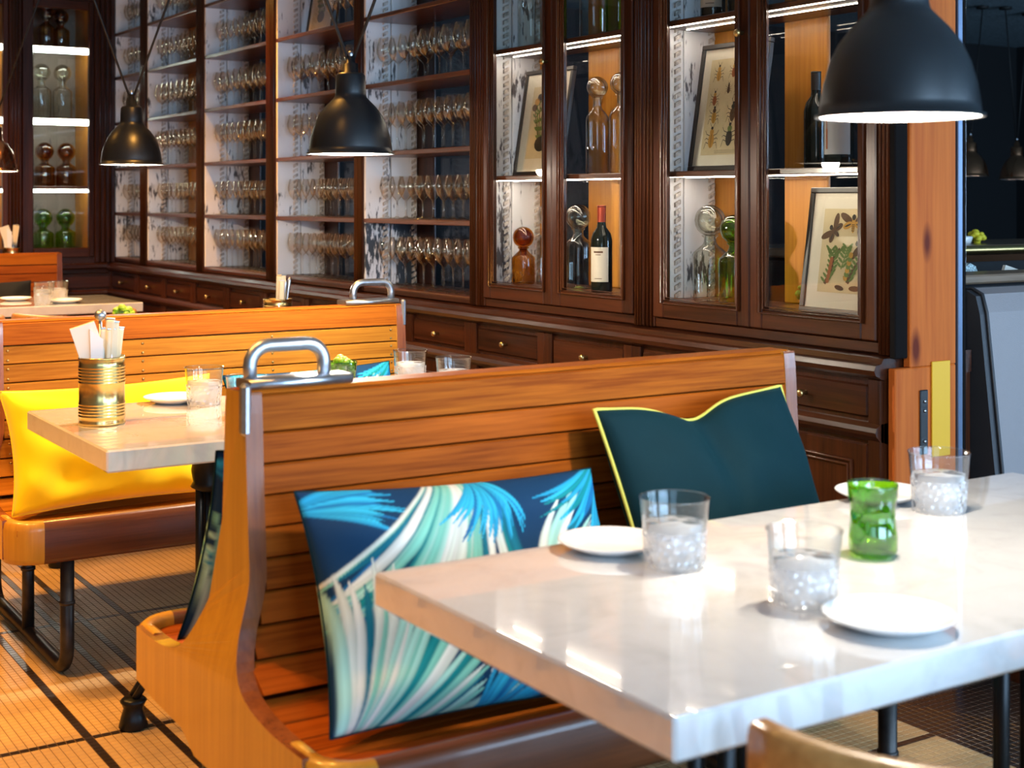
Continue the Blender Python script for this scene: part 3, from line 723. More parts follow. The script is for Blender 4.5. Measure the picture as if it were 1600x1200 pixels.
def moth(m, cx, cz, s, mi, rot=0):
    R = lambda u, v: (cx+u*math.cos(rot)-v*math.sin(rot), cz+u*math.sin(rot)+v*math.cos(rot))
    for sg in (-1, 1):
        p = R(sg*s*.55, s*.22); blob(m, p[0], p[1], s*.55, s*.22, 0, -.0006, rot=rot+sg*.5)
        p = R(sg*s*.42, -s*.18); blob(m, p[0], p[1], s*.38, s*.20, mi, -.0008, rot=rot-sg*.35)
        p = R(sg*s*.42, -s*.18); blob(m, p[0], p[1], s*.25, s*.05, 4, -.001, rot=rot-sg*.35)
    p = R(0, -s*.12); blob(m, p[0], p[1], s*.14, s*.5, mi, -.0011, rot=rot)
    for k in range(4):
        a, b_ = R(-s*.11, -s*(.15+.11*k)), R(s*.11, -s*(.15+.11*k)); stroke(m, a, b_, s*.045, 4, -.0014)
    p = R(0, s*.28); blob(m, p[0], p[1], s*.15, s*.17, 4, -.0013)
def twig(m, pts, w_, mi, leaves=0):
    for p, q in zip(pts, pts[1:]): stroke(m, p, q, w_, mi, -.0006)
    for p, q in zip(pts, pts[1:]):
        for k in range(leaves):
            f = (k+.5)/leaves; x, z = p[0]+(q[0]-p[0])*f, p[1]+(q[1]-p[1])*f
            for sg in (-1, 1): blob(m, x+sg*.011, z+.006, .012, .0042, 3, -.0008, 8, sg*.7)
def picture(loc, W, H, lean, rz, label, draw, mw=.035, fwid=.016, paper_in=.02):
    t = thing('framed_print', label, 'picture', loc, rot=(-lean, 0, rz))
    m = MB(); m.box(-W/2, W/2, 0, .018, 0, fwid, .002).box(-W/2, W/2, 0, .018, H-fwid, H, .002).box(-W/2, -W/2+fwid, 0, .018, fwid, H-fwid, .002).box(W/2-fwid, W/2, 0, .018, fwid, H-fwid, .002)
    m.build('frame', frame_m, t)
    MB().box(-W/2+fwid, W/2-fwid, .007, .016, fwid, H-fwid).build('mount_board', mount, t)
    e = fwid+mw
    MB().box(-W/2+e, W/2-e, .0055, .007, e, H-e).build('paper', plate_paper, t)
    m = MB(); draw(m, W-2*e, H-2*e)
    m.v = [(x, y+.0052, z+e) for x, y, z in m.v]
    m.build('print', INKS, t)
    MB().box(-W/2+fwid, W/2-fwid, .002, .003, fwid, H-fwid).build('glazing', glass, t)
    return t
def d_insects(m, w_, h):
    for (u, v, s, mi, k) in ((-.30, .86, .020, 1, 0), (.02, .88, .018, 2, 1), (.30, .84, .017, 0, 0), (-.05, .70, .013, 0, 0), (.17, .66, .02, 1, 0), (-.33, .60, .018, 2, 1), (-.30, .42, .021, 1, 1), (.10, .44, .024, 0, 1), (.36, .48, .02, 1, 0), (-.30, .18, .026, 1, 0), (.08, .20, .028, 4, 1), (.36, .18, .022, 2, 0)):
        beetle(m, u*w_, (v-.03)*h, s*1.25, mi, k)
    for k in range(3): stroke(m, (-.2*w_, .045*h-k*.004), (.25*w_, .045*h-k*.004), .0008, 4)
def d_moths(m, w_, h):
    moth(m, .12*w_, .84*h, .050, 1, 0); moth(m, -.27*w_, .74*h, .045, 0, .9); moth(m, .30*w_, .58*h, .045, 2, 1.4)
    twig(m, [(-.36*w_, .10*h), (-.24*w_, .25*h), (-.22*w_, .42*h), (-.10*w_, .52*h)], .011, 0, 3)
    twig(m, [(.10*w_, .12*h), (.20*w_, .28*h), (.34*w_, .40*h)], .013, 0, 3)
    twig(m, [(-.22*w_, .42*h), (-.30*w_, .52*h)], .004, 3, 3); twig(m, [(-.05*w_, .28*h), (.02*w_, .45*h), (.05*w_, .55*h)], .004, 3, 3)
    for k in range(7): blob(m, (.06+.012*k)*w_, (.18+.045*k)*h, .0085, .0085, 3 if k % 2 else 1, -.001-.0001*k)
    for k in range(6): blob(m, (-.30+.01*k)*w_, (.14+.05*k)*h, .007, .008, 2, -.001-.0001*k)
    blob(m, -.05*w_, .06*h, .018, .007, 4, rot=-.2); blob(m, .26*w_, .06*h, .022, .008, 0)
def d_flowers(m, w_, h):
    for k in range(9):
        a = -1.1+.28*k; twig(m, [(0, .1*h), (math.sin(a)*.25*w_, .45*h), (math.sin(a)*.42*w_, (.55+.35*math.cos(a))*h)], .005, 3 if k % 2 else 0, 3)
        blob(m, math.sin(a)*.42*w_, (.55+.35*math.cos(a))*h, .017, .014, (0, 1, 4)[k % 3], -.001)
    blob(m, 0, .2*h, .04, .03, 4, -.0015)
picture((2.915, 3.375, 1.391), .32, .41, .16, -PI/2, 'dark framed print of rows of beetles and bugs on the middle glazed shelf', d_insects)
picture((2.895, 2.855, .979), .31, .36, .14, -PI/2, 'dark framed print of moths, caterpillars and leafy twigs at the bottom right', d_moths, .045)
picture((2.94, 4.455, 1.391), .32, .41, .16, -PI/2, 'dark framed botanical print half hidden behind the left cabinet stile', d_flowers, .05)
picture((2.97, 6.46, 2.111), .30, .36, .16, -PI/2, 'small framed picture on the high open shelf above the middle lamp', d_flowers, .03)

# ------------------------------------------------------------------ pendant lamps
def pendant(loc, label, mat, D=.25, e=14, group=None, twist=0, col=(1, .88, .72), lit=True, vspread=.42):
    t = thing('pendant_lamp', label, 'lamp', loc, rz=twist, group=group); R = D/2; k = D/.25
    out = [(R*1.035, 0), (R*1.035, .005*k), (R*.985, .006*k), (R*.975, .022*k), (R*.935, .052*k), (R*.86, .085*k), (R*.75, .115*k), (R*.60, .140*k), (R*.46, .158*k), (R*.385, .168*k), (R*.365, .176*k), (R*.36, .182*k), (R*.345, .232*k), (R*.30, .240*k), (R*.185, .242*k), (R*.175, .268*k), (R*.11, .270*k), (R*.10, .290*k), (0, .291*k)]
    MB().lathe(out, 40).build('shade', mat, t)
    inn = [(R*.975, .001), (R*.965, .006*k), (R*.92, .050*k), (R*.845, .082*k), (R*.735, .111*k), (R*.585, .135*k), (R*.44, .152*k), (0, .158*k)]
    MB().lathe(inn, 40).build('reflector', lamp_in, t)
    b = MB().ball((0, 0, .045*k), .036*k, 14, 10); b.lathe([(.012*k, .07*k), (.012*k, .155*k)], 10); b.build('bulb', bulb_m if lit else lamp_in, t)
    top = CEIL-loc[2]-.03
    cb = MB()
    for sg in (-1, 1): cb.tube([(sg*.010*k, 0, .285*k), (sg*vspread, 0, top)], .0048*k, 6)
    parts(cb, 'cable', cable_m, t)
    cn = MB()
    for sg in (-1, 1): cn.lathe([(0, 0), (.05, 0), (.05, .02), (0, .03)], 16, (sg*vspread, 0, top))
    parts(cn, 'ceiling_canopy', cable_m, t)
    MB().lathe([(R*.06, .290*k), (R*.07, .296*k), (R*.05, .304*k), (0, .306*k)], 10).build('finial', steel, t)
    if lit:
        l = bpy.data.lights.new('bulb_light', 'POINT'); l.energy = e; l.color = col; l.shadow_soft_size = .03
        lo = bpy.data.objects.new('bulb_light', l); C.objects.link(lo); lo.parent = t; lo.location = (0, 0, .002)
    return t
TW = -math.radians(58)
pendant((1.703, 1.547, 1.428), 'large black dome pendant over the nearest marble table', black_lamp, e=42, twist=-.6)
pendant((1.855, 3.80, 1.434), 'black dome pendant in front of the open wine glass shelves', black_lamp, e=78, twist=-.5)
pendant((1.82, 5.77, 1.443), 'black dome pendant beside the far wall cabinet, farthest of three', black_lamp, e=20, twist=-.5)
pendant((1.735, 7.86, 1.45), 'copper dome pendant cut by the left photo edge', copper, e=20, twist=-.5)
pendant((9.30, 7.70, 1.49), 'left copper pendant in the dark neighbouring room', copper, .285, twist=.3, lit=False, vspread=.25)
pendant((9.98, 7.78, 1.47), 'right copper pendant in the dark neighbouring room', copper, .285, twist=.3, lit=False, vspread=.25)

# ------------------------------------------------------------------ back-to-back benches
def catmull(P, n=6):
    out = []
    for i in range(len(P)-1):
        p0, p1, p2, p3 = P[max(i-1, 0)], P[i], P[i+1], P[min(i+2, len(P)-1)]
        for k in range(n):
            t = k/n
            out.append(tuple(.5*((2*b)+(-a+c)*t+(2*a-5*b+4*c-d)*t*t+(-a+3*b-3*c+d)*t**3) for a, b, c, d in zip(p0, p1, p2, p3)))
    out.append(P[-1]); return out
HALF = catmull([(.0, .962), (.034, .960), (.046, .945), (.056, .80), (.070, .64), (.092, .545), (.15, .478), (.26, .452), (.40, .450)], 5)
def prof_y(z):   # half thickness of the back at height z
    pts = sorted([(p[1], p[0]) for p in HALF]); zs = [p[0] for p in pts]; ys = [p[1] for p in pts]
    return float(np.interp(z, zs, ys))
ZS = [.955, .888, .833, .778, .723, .670, .615, .560, .510, .468]
flare = lambda z: (lambda q: q*q*(3-2*q))(min(1, max(0, (.66-z)/.20)))
FL = .05
def make_bench(L, label, handle_at, loc, screws, two=True, bx=None):
    bx = bx or bench_x
    t = thing('slatted_bench', label, 'bench', loc)
    low = [(.40, .345), (.30, .335), (.14, .330), (.07, .30)]
    side = HALF+low
    poly = side + [(-y, z) for y, z in side[::-1]][:-1]
    if not two: poly = side[:0] + [(-y, z) for y, z in HALF[::-1]] + [(.05, .955), (.06, .30)] + [(-y, z) for y, z in low[::-1]]
    e = .032
    for x0 in (0, L-e):
        m = MB().prism(poly, 0, x0, x0+e); sg = -1 if x0 == 0 else 1
        sm = lambda z: (lambda q: q*q*(3-2*q))(min(1, max(0, (.66-z)/.20)))
        m.v = [(x+sg*FL*sm(z), y, z) for x, y, z in m.v]
        for k in range(2, len(m.m)): m.m[k] = 1
        m.build('end_panel', [bench_end, bench_edge], t)
    # planks of the back
    for sg in ((-1, 1) if two else (-1,)):
        for k, (zt, zb) in enumerate(zip(ZS, ZS[1:])):
            yt, yb = prof_y(zt)-.004, prof_y(zb)-.004
            if k == 0: yt += .002; yb += .003
            g = .0026
            pl = [(sg*yt, zt-g), (sg*(yt-.004), zt), (sg*(yt-.02), zt), (sg*(yb-.02), zb+g), (sg*(yb-.004), zb+g), (sg*yb, zb+2*g)]
            q = FL*flare((zt+zb)/2); MB().prism(pl, 0, e-q, L-e+q).build('back_plank', bench_top if k == 0 else bx, t)
    MB().prism([(-.03, .30), (.03, .30), (.028, .952), (-.028, .952)], 0, e, L-e).build('back_core', mah_x, t)
    MB().box(.004, L-.004, -.034, .034, .952, .9635, .006).build('top_cap', bench_top, t)
    # seat
    for sg in ((-1, 1) if two else (-1,)):
        r = .075
        xa, xb, yc = .017-FL, L-.017+FL, .385
        path = [(xa, .33), (xa, yc)]+[p[:2] for p in arc((xa+r, yc), r, 180, 90, 8)]+[(L/2, yc+r)]+[p[:2] for p in arc((xb-r, yc), r, 90, 0, 8)]+[(xb, yc), (xb, .33)]
        m = MB(); n = len(path); vs = []
        cs = [(-.016, .335), (.010, .335), (.016, .350), (.017, .425), (.013, .444), (.003, .452), (-.012, .450), (-.018, .440)]
        for i, p in enumerate(path):
            a = Vector((*path[max(i-1, 0)], 0)); b_ = Vector((*path[min(i+1, n-1)], 0)); d = (b_-a).normalized(); nrm = Vector((-d.y, d.x, 0))
            if nrm.dot(Vector((p[0]-L/2, p[1], 0))) < 0 and abs(p[0]-L/2) > .3: nrm = -nrm if False else nrm
            for o, z in cs: vs.append((p[0]+nrm.x*o, sg*(p[1]+nrm.y*o), z))
        q = len(cs); fs = [(i*q+k, i*q+(k+1) % q, (i+1)*q+(k+1) % q, (i+1)*q+k) for i in range(n-1) for k in range(q)]
        na = 10
        for nm, lo, hi, mt in (('seat_rim', 0, na, bench_end), ('apron', na, n-1-na, bench_apron), ('seat_rim', n-1-na, n-1, bench_end)):
            MB().add(vs[lo*q:(hi+1)*q], [f_ for f_ in fs[:(hi-lo)*q]], 0, True).build(nm, mt, t)
        ys = np.linspace(.160, .452, 7)
        for k in range(6):
            a, b_ = ys[k]+.0015, ys[k+1]-.0015
            f = lambda y: .430+.026*max(0, (.24-y)/.07)**1.5 - .010*math.sin((y-.17)/.29*PI)
            pl = [(sg*a, f(a)-.016), (sg*a, f(a)), (sg*b_, f(b_)), (sg*b_, f(b_)-.016)]
            MB().prism(pl, 0, .026-FL, L-.026+FL).build('seat_slat', bx, t)
        MB().box(.06, L-.06, sg*.10, sg*.43, .345, .400).build('seat_frame', mah_x, t)
        if screws:
            m = MB()
            for xc in screws:
                for zt, zb in zip(ZS[1:], ZS[2:]):
                    for z in (zt-.013, zb+.013): m.ball((xc, sg*(prof_y(z)-.003), z), .0042, 6, 4, sc=(1, .5, 1))
            tag(m.build('screws', brass, t), kind='stuff')
    # legs: sled tubes
    for x in (.115, L-.115):
        ye = .425 if two else -.05
        pts = [(x, -.425, .36), (x, -.425, .09)]+[(x, -.355-.07*math.cos(a), .089-.07*math.sin(a)) for a in np.linspace(0.1, PI/2, 6)]+[(x, .0, .019)]
        if two: pts += [(x, .355+.07*math.sin(a), .089-.07*math.cos(a)) for a in np.linspace(0, PI/2, 6)]+[(x, .425, .36)]
        else: pts += [(x, .03, .019)]
        lg = MB().tube(pts, .0185, 12).build('leg', iron, t)
        MB().tube([(x, .0, .02), (x, .0, .33)], .0175, 12).build('leg', iron, t)
        c = MB()
        for y, z in ((-.425, .21), (0, .21))+(((.425, .21),) if two else ()): c.lathe([(.0185, -.006), (.0215, -.004), (.0215, .004), (.0185, .006)], 12, (x, y, z))
        parts(c, 'collar', iron, lg)
    # grab handle with corner bracket
    if handle_at is not None:
        sg = 1 if handle_at < L/2 else -1; h = thing('grab_handle', None, None); h.parent = t
        x0 = handle_at; X = lambda d: x0+sg*d
        pts = [(X(.028), 0, .972)]+[(X(.028+.035-.035*math.cos(a)), 0, 1.003+.035*math.sin(a)) for a in np.linspace(0, PI/2, 6)]+[(X(.172-.035+.035*math.sin(a)), 0, 1.003+.035*math.cos(a)) for a in np.linspace(0, PI/2, 6)]+[(X(.172), 0, .972)]
        MB().tube(pts, .0125, 12).build('tube', steel, h)
        m = MB(); m.tube([(X(.015), 0, .972), (X(.215), 0, .972)], .5, 10, sq=(.036, .0095)); m.tube([(X(.003), 0, .975), (X(.003), 0, .885)], .5, 10, sq=(.010, .048)) if False else m.box(X(-.006), X(.012), -.052, -.028, .885, .978, .006)
        m.build('bracket', steel, h)
    return t
b1 = make_bench(1.305, 'long slatted wooden bench in the foreground with a steel grab handle at its aisle end', 0.0, (.94, 2.39, 0), None)
b2 = make_bench(1.355, 'slatted wooden bench behind, studded with screws, steel handle at the cabinet end', 1.355, (.94, 4.33, 0), (.045, .445, .87, 1.30), bx=bench_o)
b2.scale = (1, 1, .982)
b3 = make_bench(1.40, 'slatted wooden bench against the far wall cabinet', None, (1.04, 9.20, 0), None, two=False)

# ------------------------------------------------------------------ tables
def make_table(loc, label, L=1.44, W=.70, ped=(.36, 1.03), wood_top=False):
    t = thing('marble_table', label, 'table', loc)
    MB().box(0, L, 0, W, .70, .75, .004).build('table_top', marble_m, t)
    for px in ped:
        m = MB(); m.box(px-.16, px+.16, W/2-.22, W/2+.22, .688, .70); m.build('mounting_plate', castiron, t)
        p = MB()
        for dx, dy in ((-.030, 0), (.0, -.03), (.030, 0), (0, .03)):
            p.tube([(px+dx, W/2+dy, .15), (px+dx, W/2+dy, .69)], .0115, 10)
        p.lathe([(.035, .0), (.052, .01), (.045, .022), (.05, .05), (.045, .078), (.052, .09), (.035, .10)], 16, (px, W/2, .565))
        p.lathe([(.035, .0), (.05, .01), (.05, .03), (.03, .045)], 16, (px, W/2, .13))
        p.build('pedestal', castiron, t)
        for k in range(4):
            a = k*PI/2; c_, s_ = math.cos(a), math.sin(a)
            ln = .20 if k % 2 == 0 else .27
            f = MB()
            for o in (-.012, .012):
                f.tube([(px+c_*r-s_*o, W/2+s_*r+c_*o, z) for r, z in ((.02, .20), (.06, .185), (ln*.55, .15), (ln*.85, .115), (ln, .075))], .0095, 8)
            f.lathe([(.030, 0), (.036, .006), (.030, .03), (.024, .05), (.029, .062), (.033, .068), (.026, .075), (0, .077)], 14, (px+c_*ln, W/2+s_*ln, 0))
            f.build('foot', castiron, t)
    return t
make_table((.955, 1.178, 0), 'long white marble table in the foreground set with plates and tumblers', ped=(.35, 1.0))
make_table((.923, 3.10, 0), 'white marble table with the big cutlery tin, between the two benches', ped=(.37, 1.03))
make_table((.98, 5.03, 0), 'marble table mostly hidden behind the second bench', ped=(.37, 1.03))
make_table((.99, 7.50, 0), 'marble table by the far wall beneath the copper lamp', W=.72, ped=(.37, 1.03))

# ------------------------------------------------------------------ chairs
def make_chair(loc, rz, label):
    t = thing('bentwood_chair', label, 'chair', loc, rz)
    a = np.linspace(PI*.97, PI*2.03, 26)
    MB().tube([(.285*math.cos(q), .26*math.sin(q), .709+.012*abs(math.cos(q))) for q in a], .5, 12, sq=(.017, .034)).build('top_rail', chair_wood, t)
    MB().lathe([(0, .425), (.19, .425), (.205, .435), (.205, .45), (.19, .458), (.05, .452), (0, .452)], 28).build('seat', dark_chair, t)
    for sx in (-1, 1):
        MB().tube([(sx*.15, .14, .43), (sx*.17, .17, .2), (sx*.18, .19, 0)], [.016, .015, .012], 10).build('leg', dark_chair, t)
        MB().tube([(sx*.17, -.27, 0), (sx*.165, -.22, .25), (sx*.16, -.19, .45), (sx*.17, -.206, .70)], [.012, .015, .016, .014], 10).build('leg', dark_chair, t)
        MB().tube([(sx*.19, .05, .44), (sx*.25, .02, .6), (sx*.274, -.02, .70)], .011, 8).build('arm_support', dark_chair, t)
    for x in (-.08, 0, .08): MB().tube([(x, -.17, .45), (x*1.1, -.245, .70)], .009, 8).build('spindle', dark_chair, t)
    MB().tube([(.15*math.cos(q), .15*math.sin(q), .25) for q in np.linspace(0, 2*PI, 24, endpoint=False)], .008, 8, closed=True).build('stretcher', dark_chair, t)
    return t
make_chair((1.305, 1.095, 0), 0, 'bentwood chair with curved oak rail at the near side of the foreground table')
make_chair((1.94, 7.05, 0), .08, 'bentwood chair with curved rail pulled up to the far table')
make_chair((1.29, 7.00, 0), -.05, 'bentwood chair at the far table, cut by the left photo edge')
for k, (x, y) in enumerate(((-.55, 2.75), (-.54, 3.45), (-.55, 4.15))):
    make_chair((x, y, 0), PI/2, 'bentwood chair across the aisle, mirrored in the marble table edge, %s' % ('nearest of three', 'middle of three', 'farthest of three')[k])

# ------------------------------------------------------------------ cushions
def frond_colors(U, Vv, seed, scale=1.0):
    rnd = random.Random(seed); n = U.size
    P = np.stack([U.ravel(), Vv.ravel()], 1)
    col = np.tile(np.array([.004, .035, .095]), (n, 1))
    pal = [(.72, .80, .74), (.22, .62, .52), (.02, .34, .60), (.006, .24, .27), (.40, .74, .66), (.03, .45, .72), (.80, .84, .80)]
    def blade(p0, p1, p2, w_, c, fe=.35):
        ts = np.linspace(0, 1, 13)[:, None]
        B = (1-ts)**2*np.array(p0)+2*ts*(1-ts)*np.array(p1)+ts**2*np.array(p2)
        A_, D_ = B[:-1], B[1:]-B[:-1]
        pr = np.clip(((P[:, None]-A_[None])*D_[None]).sum(2)/(D_**2).sum(1)[None], 0, 1)
        d = np.sqrt(((P[:, None]-A_[None]-pr[..., None]*D_[None])**2).sum(2)); k = d.argmin(1); ar = np.arange(n); dm = d[ar, k]; tt = (k+pr[ar, k])/12
        wd = w_*np.sin(np.clip(tt*.92+.08, 0, 1)*PI)**.7+.002
        a = np.clip((wd-dm)/(wd*fe), 0, 1)[:, None]
        shade = 1-.35*np.clip(dm/wd, 0, 1)[:, None]
        col[:] = col*(1-a)+np.array(c)*shade*a
    def fan(c, a0, a1, ln, nb, w_, cols, bend=.25):
        for i in range(nb):
            a = a0+(a1-a0)*(i+rnd.uniform(-.3, .3))/max(1, nb-1); l = ln*rnd.uniform(.75, 1.1)
            e = (c[0]+l*math.cos(a), c[1]+l*math.sin(a)); mid = (c[0]+.5*l*math.cos(a)-bend*l*math.sin(a), c[1]+.5*l*math.sin(a)+bend*l*math.cos(a))
            blade(c, mid, e, w_*rnd.uniform(.6, 1.2), rnd.choice(cols))
    B_, T_, W_ = [pal[2], pal[5], pal[5], pal[2], (.01, .16, .40)], [pal[1], pal[3], pal[4], pal[1]], [pal[0], pal[6], pal[4], pal[1], (.006, .16, .25)]
    fan((-1.08, .62), -.45, .30, .62, 20, .030, B_, .12); fan((-1.05, -.02), -.55, .65, .50, 20, .028, B_+T_, -.12)
    fan((.02, 1.05), -2.45, -1.50, 1.55, 30, .044, W_+W_+T_, .17)
    fan((.08, .80), -2.3, -.95, .52, 30, .020, B_+[pal[5]], .16)
    fan((.30, -.62), .25, 1.30, 1.45, 26, .046, W_+W_+T_, .20)
    fan((1.08, .85), -2.7, -1.75, .70, 16, .030, B_+[pal[3]], .15)
    fan((-.97, -.92), .05, 1.62, 1.15, 44, .044, W_+W_+T_, -.10)
    fan((-.15, -.98), .10, 1.15, .75, 16, .020, B_, .22); fan((.95, -.85), 1.5, 2.8, .7, 16, .026, B_+T_, .1)
    return np.clip(col, 0, 1)
def print_mat():
    m, nt, b = newmat('palm_print_fabric'); a = nd(nt, 'ShaderNodeAttribute', attribute_name='print'); nt.links.new(a.outputs['Color'], b.inputs['Base Color'])
    b.inputs['Roughness'].default_value = .75; b.inputs['Specular IOR Level'].default_value = .15; return m
print_m = print_mat()
def pillow(name, label, loc, rot, W, H, T, mat, seed=1, chop=0, piping=None, prints=None, pin=.06, nx=64, ny=44, wr=.006):
    t = thing(name, label, 'cushion', loc, rot=rot)
    u = np.linspace(-1, 1, nx); v = np.linspace(-1, 1, ny); U, Vv = np.meshgrid(u, v)
    def shape(U, Vv, side):
        X = W/2*U*(1-pin*(1-Vv**2)); Z = H/2*Vv*(1-pin*(1-U**2))
        if chop: Z = Z-chop*np.exp(-((U+.08)/.30)**2)*((Vv+1)/2)**2
        th = T/2*(np.clip((1-U**2)*(1-Vv**2), 0, 1))**.42
        rs = np.random.RandomState(seed+(side > 0)); n = np.zeros_like(U)
        for k in range(9):
            a = rs.uniform(0, PI); f = rs.uniform(4, 11); n += np.sin(f*(U*math.cos(a)*1.3+Vv*math.sin(a))+rs.uniform(0, 6))*rs.uniform(.3, 1)
        edge = np.clip((1-U**2)*(1-Vv**2), 0, 1)**.5
        corner = np.exp(-((np.abs(U)-1)**2+(np.abs(Vv)-1)**2)/.25)
        th = th+wr*n*edge*(.35+1.6*corner)
        if chop: th = th-.03*np.exp(-((U+.08)/.13)**2)*np.clip((Vv+.3), 0, 1.3)**1.5*edge
        return np.stack([X, side*th, Z+H/2], -1)
    A = shape(U, Vv, -1).reshape(-1, 3); B = shape(U, Vv, 1).reshape(-1, 3); N = nx*ny
    idx = np.arange(N).reshape(ny, nx)
    q = np.stack([idx[:-1, :-1], idx[:-1, 1:], idx[1:, 1:], idx[1:, :-1]], -1).reshape(-1, 4)
    m = MB(); m.v = np.concatenate([A, B]).tolist(); m.f = [tuple(x) for x in q.tolist()]+[tuple(x) for x in (q[:, ::-1]+N).tolist()]; m.m = [0]*len(m.f); m.s = [True]*len(m.f)
    me = bpy.data.meshes.new('cover'); me.from_pydata(m.v, [], m.f); me.materials.append(mat); me.polygons.foreach_set('use_smooth', m.s)
    if prints is not None:
        colr = frond_colors(U, Vv*.75, prints); at = me.color_attributes.new('print', 'FLOAT_COLOR', 'POINT')
        full = np.ones((2*N, 4), dtype=np.float32); full[:N, :3] = colr; full[N:, :3] = colr; at.data.foreach_set('color', full.ravel())
    bm = bmesh.new(); bm.from_mesh(me); bmesh.ops.remove_doubles(bm, verts=bm.verts[:], dist=1e-5); bm.to_mesh(me); bm.free()
    link('cover', me, t)
    loop = list(idx[0, :]) + list(idx[1:, -1]) + list(idx[-1, -2::-1]) + list(idx[-2:0:-1, 0])
    pts = [tuple(A[i]) for i in loop]
    if piping: MB().tube(pts, piping[1], 6, closed=True).build('piping', piping[0], t)
    else: MB().tube(pts, .0022, 5, closed=True).build('seam', mat if prints is None else teal_v, t)
    return t
R_ = math.radians
pillow('printed_cushion', 'blue and mint palm-leaf printed cushion on the foreground bench', (1.272, 2.05, .432), (R_(-27), R_(1.5), R_(-3)), .60, .405, .17, print_m, 3, prints=5, nx=200, ny=136, wr=.008)
pillow('velvet_cushion', 'dark teal velvet cushion with lime piping on the foreground bench', (1.905, 2.06, .430), (R_(-25), R_(-1), R_(2)), .51, .51, .16, teal_v, 5, chop=.035, piping=(pipe_m, .0042), pin=.05)
pillow('yellow_cushion', 'plain bright yellow cushion on the second bench', (1.25, 4.03, .432), (R_(-24), R_(-1), R_(-1)), .62, .36, .16, yellow_f, 8, wr=.009, pin=.07)
pillow('printed_cushion', 'palm-leaf printed cushion behind the marble table with the cutlery tin', (1.90, 4.04, .432), (R_(-24), R_(-1), 0), .58, .36, .16, print_m, 11, prints=5, nx=90, ny=60)
pillow('printed_cushion', 'palm-leaf printed cushion leaning on the hidden far side of the foreground bench', (1.215, 2.70, .432), (R_(22), R_(2), R_(2)), .55, .42, .15, print_m, 14, prints=9, nx=90, ny=60)
pillow('black_cushion', 'black cushion on the bench against the far wall', (1.95, 8.90, .432), (R_(-24), 0, 0), .55, .40, .15, black_f, 17)

# ------------------------------------------------------------------ tableware
TUMB = MB().lathe([(.0, .012), (.036, .010), (.0405, .008), (.043, .0), (.0445, .02), (.0505, .098), (.052, .101), (.0525, .1), (.049, .098), (.0485, .094)], 28)
tm_rim = MB().lathe([(.0472, .055), (.0512, .099), (.0520, .1015), (.0525, .1), (.0505, .098), (.0465, .055)], 28).mesh('upper_glass', tum_g)
tm_cut = MB().lathe([(0, .011), (.036, .009), (.040, .0015), (.0435, .0), (.0455, .01), (.0480, .056)], 28).mesh('cut_base', tum_cut)
tm_in = MB().lathe([(0, .014), (.038, .013), (.040, .03), (.0440, .064), (.0, .066)], 20).mesh('iced_water', water_g)
def tumbler(x, y, z, label, s=1.0):
    t = thing('water_tumbler', label, 'glass', (x, y, z)); t.scale = (s, s, s)
    link('upper_glass', tm_rim, t); link('cut_base', tm_cut, t); link('iced_water', tm_in, t); return t
TZ = .7505
def plate(x, y, z, label, s=1.0):
    o = MB().lathe([(0, .004), (.045, .004), (.055, .006), (.080, .016), (.083, .0175), (.0835, .0165), (.080, .0135), (.056, .003), (.048, 0), (0, 0)], 40).build('side_plate', plate_m, None, (x, y, z))
    o.scale = (s, s, s); return tag(o, label, 'plate')
def green_tumbler(x, y, z, label, plant=False):
    t = thing('green_tumbler', label, 'glass', (x, y, z))
    MB().lathe([(0, .006), (.030, .004), (.034, .0), (.0375, .010), (.0375, .03), (.0345, .055), (.034, .07), (.0375, .092), (.039, .108), (.0385, .111), (.036, .107), (.032, .07), (.0325, .055), (.0345, .03), (.034, .014), (0, .012)], 24).build('glass_body', tum_green, t)
    return t
tumbler(1.352, 1.668, TZ, 'tumbler of iced water beside the plate nearest the print cushion', 1.02)
tumbler(1.375, 1.418, TZ, 'blurred water tumbler at the near middle of the foreground table', 1.0)
tumbler(1.985, 1.712, TZ, 'water tumbler at the cabinet end of the foreground table', 1.03)
plate(1.331, 1.800, TZ, 'white side plate at the bench side of the foreground table')
plate(1.972, 1.835, TZ, 'white side plate behind the green tumbler')
plate(1.395, 1.285, TZ, 'white side plate at the near edge of the foreground table', 1.02)
green_tumbler(1.653, 1.555, TZ, 'green glass tumbler in the middle of the foreground table')
# second table
tumbler(1.350, 3.655, TZ, 'iced water tumbler right of the gold cutlery tin'); tumbler(1.375, 3.42, TZ, 'water tumbler half hidden behind the foreground bench handle')
plate(1.300, 3.745, TZ, 'white side plate behind the tumbler near the gold tin')
green_tumbler(1.685, 3.50, TZ, 'green tumbler holding lime leaves behind the foreground bench'); leafy('lime_posy', (1.685, 3.50, TZ+.075), .033, .05, 'lime green leaves in the green tumbler behind the foreground bench')
tumbler(2.02, 3.735, TZ, 'left water tumbler above the middle of the foreground bench back'); tumbler(2.036, 3.505, TZ, 'right water tumbler above the middle of the foreground bench back')
plate(1.86, 3.62, TZ, 'white side plate half hidden behind the foreground bench back')
# third table
tumbler(1.40, 5.55, TZ, 'water tumbler whose rim peeks over the second bench at left', .98); tumbler(2.00, 5.52, TZ, 'water tumbler whose rim peeks over the second bench near the drawers')
green_tumbler(1.73, 5.60, TZ, 'green tumbler hidden behind the second bench, only its leaves showing'); leafy('lime_posy', (1.73, 5.60, TZ+.08), .045, .05, 'lime green leaves just visible over the second bench')
